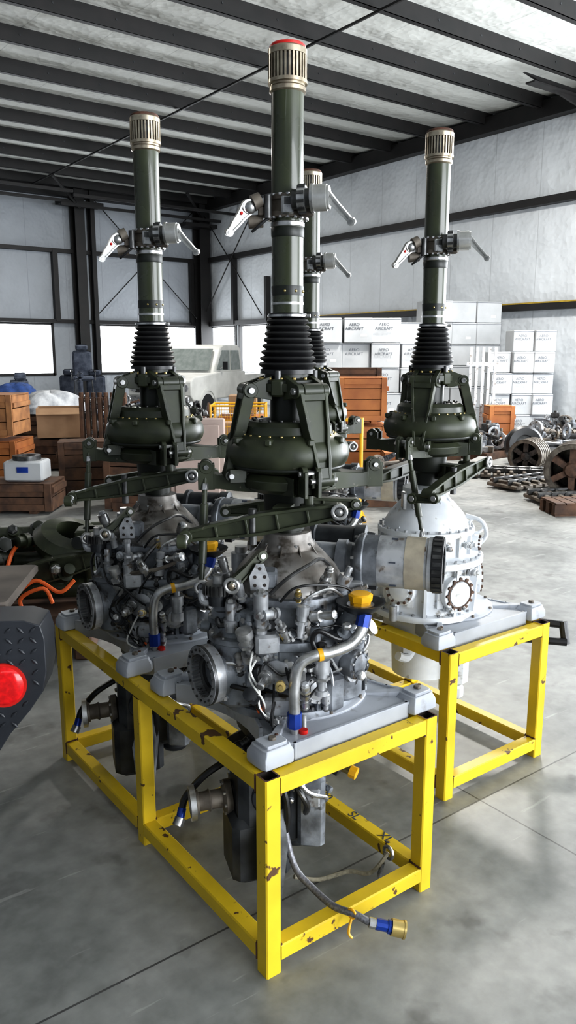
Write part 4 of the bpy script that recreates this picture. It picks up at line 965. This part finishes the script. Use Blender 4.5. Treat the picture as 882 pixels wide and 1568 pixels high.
# ------------------------------------------------------------------ utility cart with diamond plate fender at left edge
e=empty('utility_cart',H(2.25,-1.095),-TH+.10)
b=MB()
out=[(-.75,.965),(.33,.955),(.375,.94),(.385,.90),(.385,.80),(.372,.74),(.33,.68),(.27,.61),(.2,.50),(.13,.46),(-.1,.44),(-.75,.44)]
b.prism(out,.14,'fender_plastic',Matrix.Translation((0,-.10,0))@Matrix.Rotation(PI/2,4,'X'))
LX,LZ=.262,.765
for i in range(34):
    for j in range(16):
        x=-.70+i*.034; z=.48+j*.032
        ins=False; n=len(out); q=n-1
        for p in range(n):
            if (out[p][1]>z)!=(out[q][1]>z) and x<(out[q][0]-out[p][0])*(z-out[p][1])/(out[q][1]-out[p][1])+out[p][0]: ins=not ins
            q=p
        mx=min(abs(x-o_[0])+abs(z-o_[1]) for o_ in out)
        if not ins or mx<.03 or z>.935: continue
        if (x-LX)**2+(z-LZ)**2<.070**2: continue
        a=PI/4 if (i+j)%2 else -PI/4
        M=Matrix.Translation((x,-.170,z))@Matrix.Rotation(PI/2,4,'X')@Matrix.Rotation(a,4,'Z')
        b.loft([[V((-.017,0,0)),V((0,-.006,0)),V((.017,0,0)),V((0,.006,0))],[V((-.012,0,.0055)),V((0,-.004,.0055)),V((.012,0,.0055)),V((0,.004,.0055))]],'fender_plastic',M)
b.obj('fender',parent=e,bevel=.010)
b=MB(); M=frame((LX,-.17,LZ),(0,-1,0))
b.ring((LX,-.165,LZ),(0,-1,0),.066,.059,.014,'red',40); b.lathe([(.059,0),(.059,.010),(.049,.018),(.028,.022),(.001,.023)],'red_lens',M,40)
b.torus((LX,-.186,LZ),(0,-1,0),.038,.003,'red_lens',seg=36); b.obj('tail_light',parent=e)
b=MB()
for y in (.02,.95):
    M=frame((-.46,y-.1,.30),(0,1,0)); b.lathe([(.15,0),(.27,0),(.30,.03),(.30,.19),(.27,.22),(.15,.22)],'rubber',M,36,closed=True); b.lathe([(.15,.04),(.15,.16),(.05,.18),(.01,.18)],'steel_dark',M,24)
b.box((-.85,.5,.48),(1.1,1.1,.08),'black_plastic',ch=.01); b.cyl((-.46,0,.3),(-.46,1.0,.3),.03,'steel_dark')
b.box((-1.05,.5,.25),(.4,.4,.45),'black_plastic',ch=.02)
b.obj('wheels_and_chassis',parent=e)
b=MB(); b.box((-.50,.20,.948),(1.5,.44,.03),'deck_board',ch=.006)
for x in(-1.1,.1):
    for y in(.06,.36): b.box((x,y,.71),(.04,.04,.45),'black_plastic')
b.box((-.65,.3,.53),(1.1,.5,.05),'black_plastic'); b.obj('cargo_deck',parent=e)

# ------------------------------------------------------------------ light & world
w=bpy.data.worlds.new('sky'); bpy.context.scene.world=w; w.use_nodes=True
bg=w.node_tree.nodes['Background']; bg.inputs['Color'].default_value=(.92,.96,1,1); bg.inputs['Strength'].default_value=8.5
def portal(loc,rot,sx,sy):
    l=bpy.data.lights.new('portal','AREA'); l.shape='RECTANGLE'; l.size=sx; l.size_y=sy; l.cycles.is_portal=True
    o=bpy.data.objects.new('daylight_portal',l); bpy.context.scene.collection.objects.link(o); o.location=loc; o.rotation_euler=rot
portal((XR+.25,.9,2.8),(0,PI/2,0),5.6,15.8)
portal((5.5,YB-.25,2.5),(PI/2,0,0),11,5.0)
portal((7.3,YF+.25,1.8),(-PI/2,0,0),4.25,1.62); portal((12.95,YF+.25,1.8),(-PI/2,0,0),3.8,1.62)
def fill_lamp(loc,en,size,col=(1,.97,.92)):  # added fill lights under the roof to lift the interior, no known fixtures
    l=bpy.data.lights.new('fill_light','AREA'); l.shape='DISK'; l.size=size; l.energy=en; l.color=col
    o=bpy.data.objects.new('added_fill_light',l); bpy.context.scene.collection.objects.link(o); o.location=loc
fill_lamp((10,8,6.6),520,1.2); fill_lamp((9,19,6.6),180,1.2); fill_lamp((-1,14,6.6),120,1.2)

# ------------------------------------------------------------------ camera
cam=bpy.data.cameras.new('cam'); co=bpy.data.objects.new('camera',cam); bpy.context.scene.collection.objects.link(co)
co.location=(0,0,1.7); co.rotation_euler=(math.radians(90-11.5),0,-TH)
cam.sensor_fit='VERTICAL'; cam.sensor_height=24; cam.lens=24*1200/1568; cam.clip_end=200; cam.clip_start=.05
bpy.context.scene.camera=co
vs=bpy.context.scene.view_settings; vs.view_transform='Standard'; vs.exposure=0.38
for lk in ('Medium High Contrast','Standard - Medium High Contrast','None'):
    try:
        vs.look=lk; break
    except Exception: pass
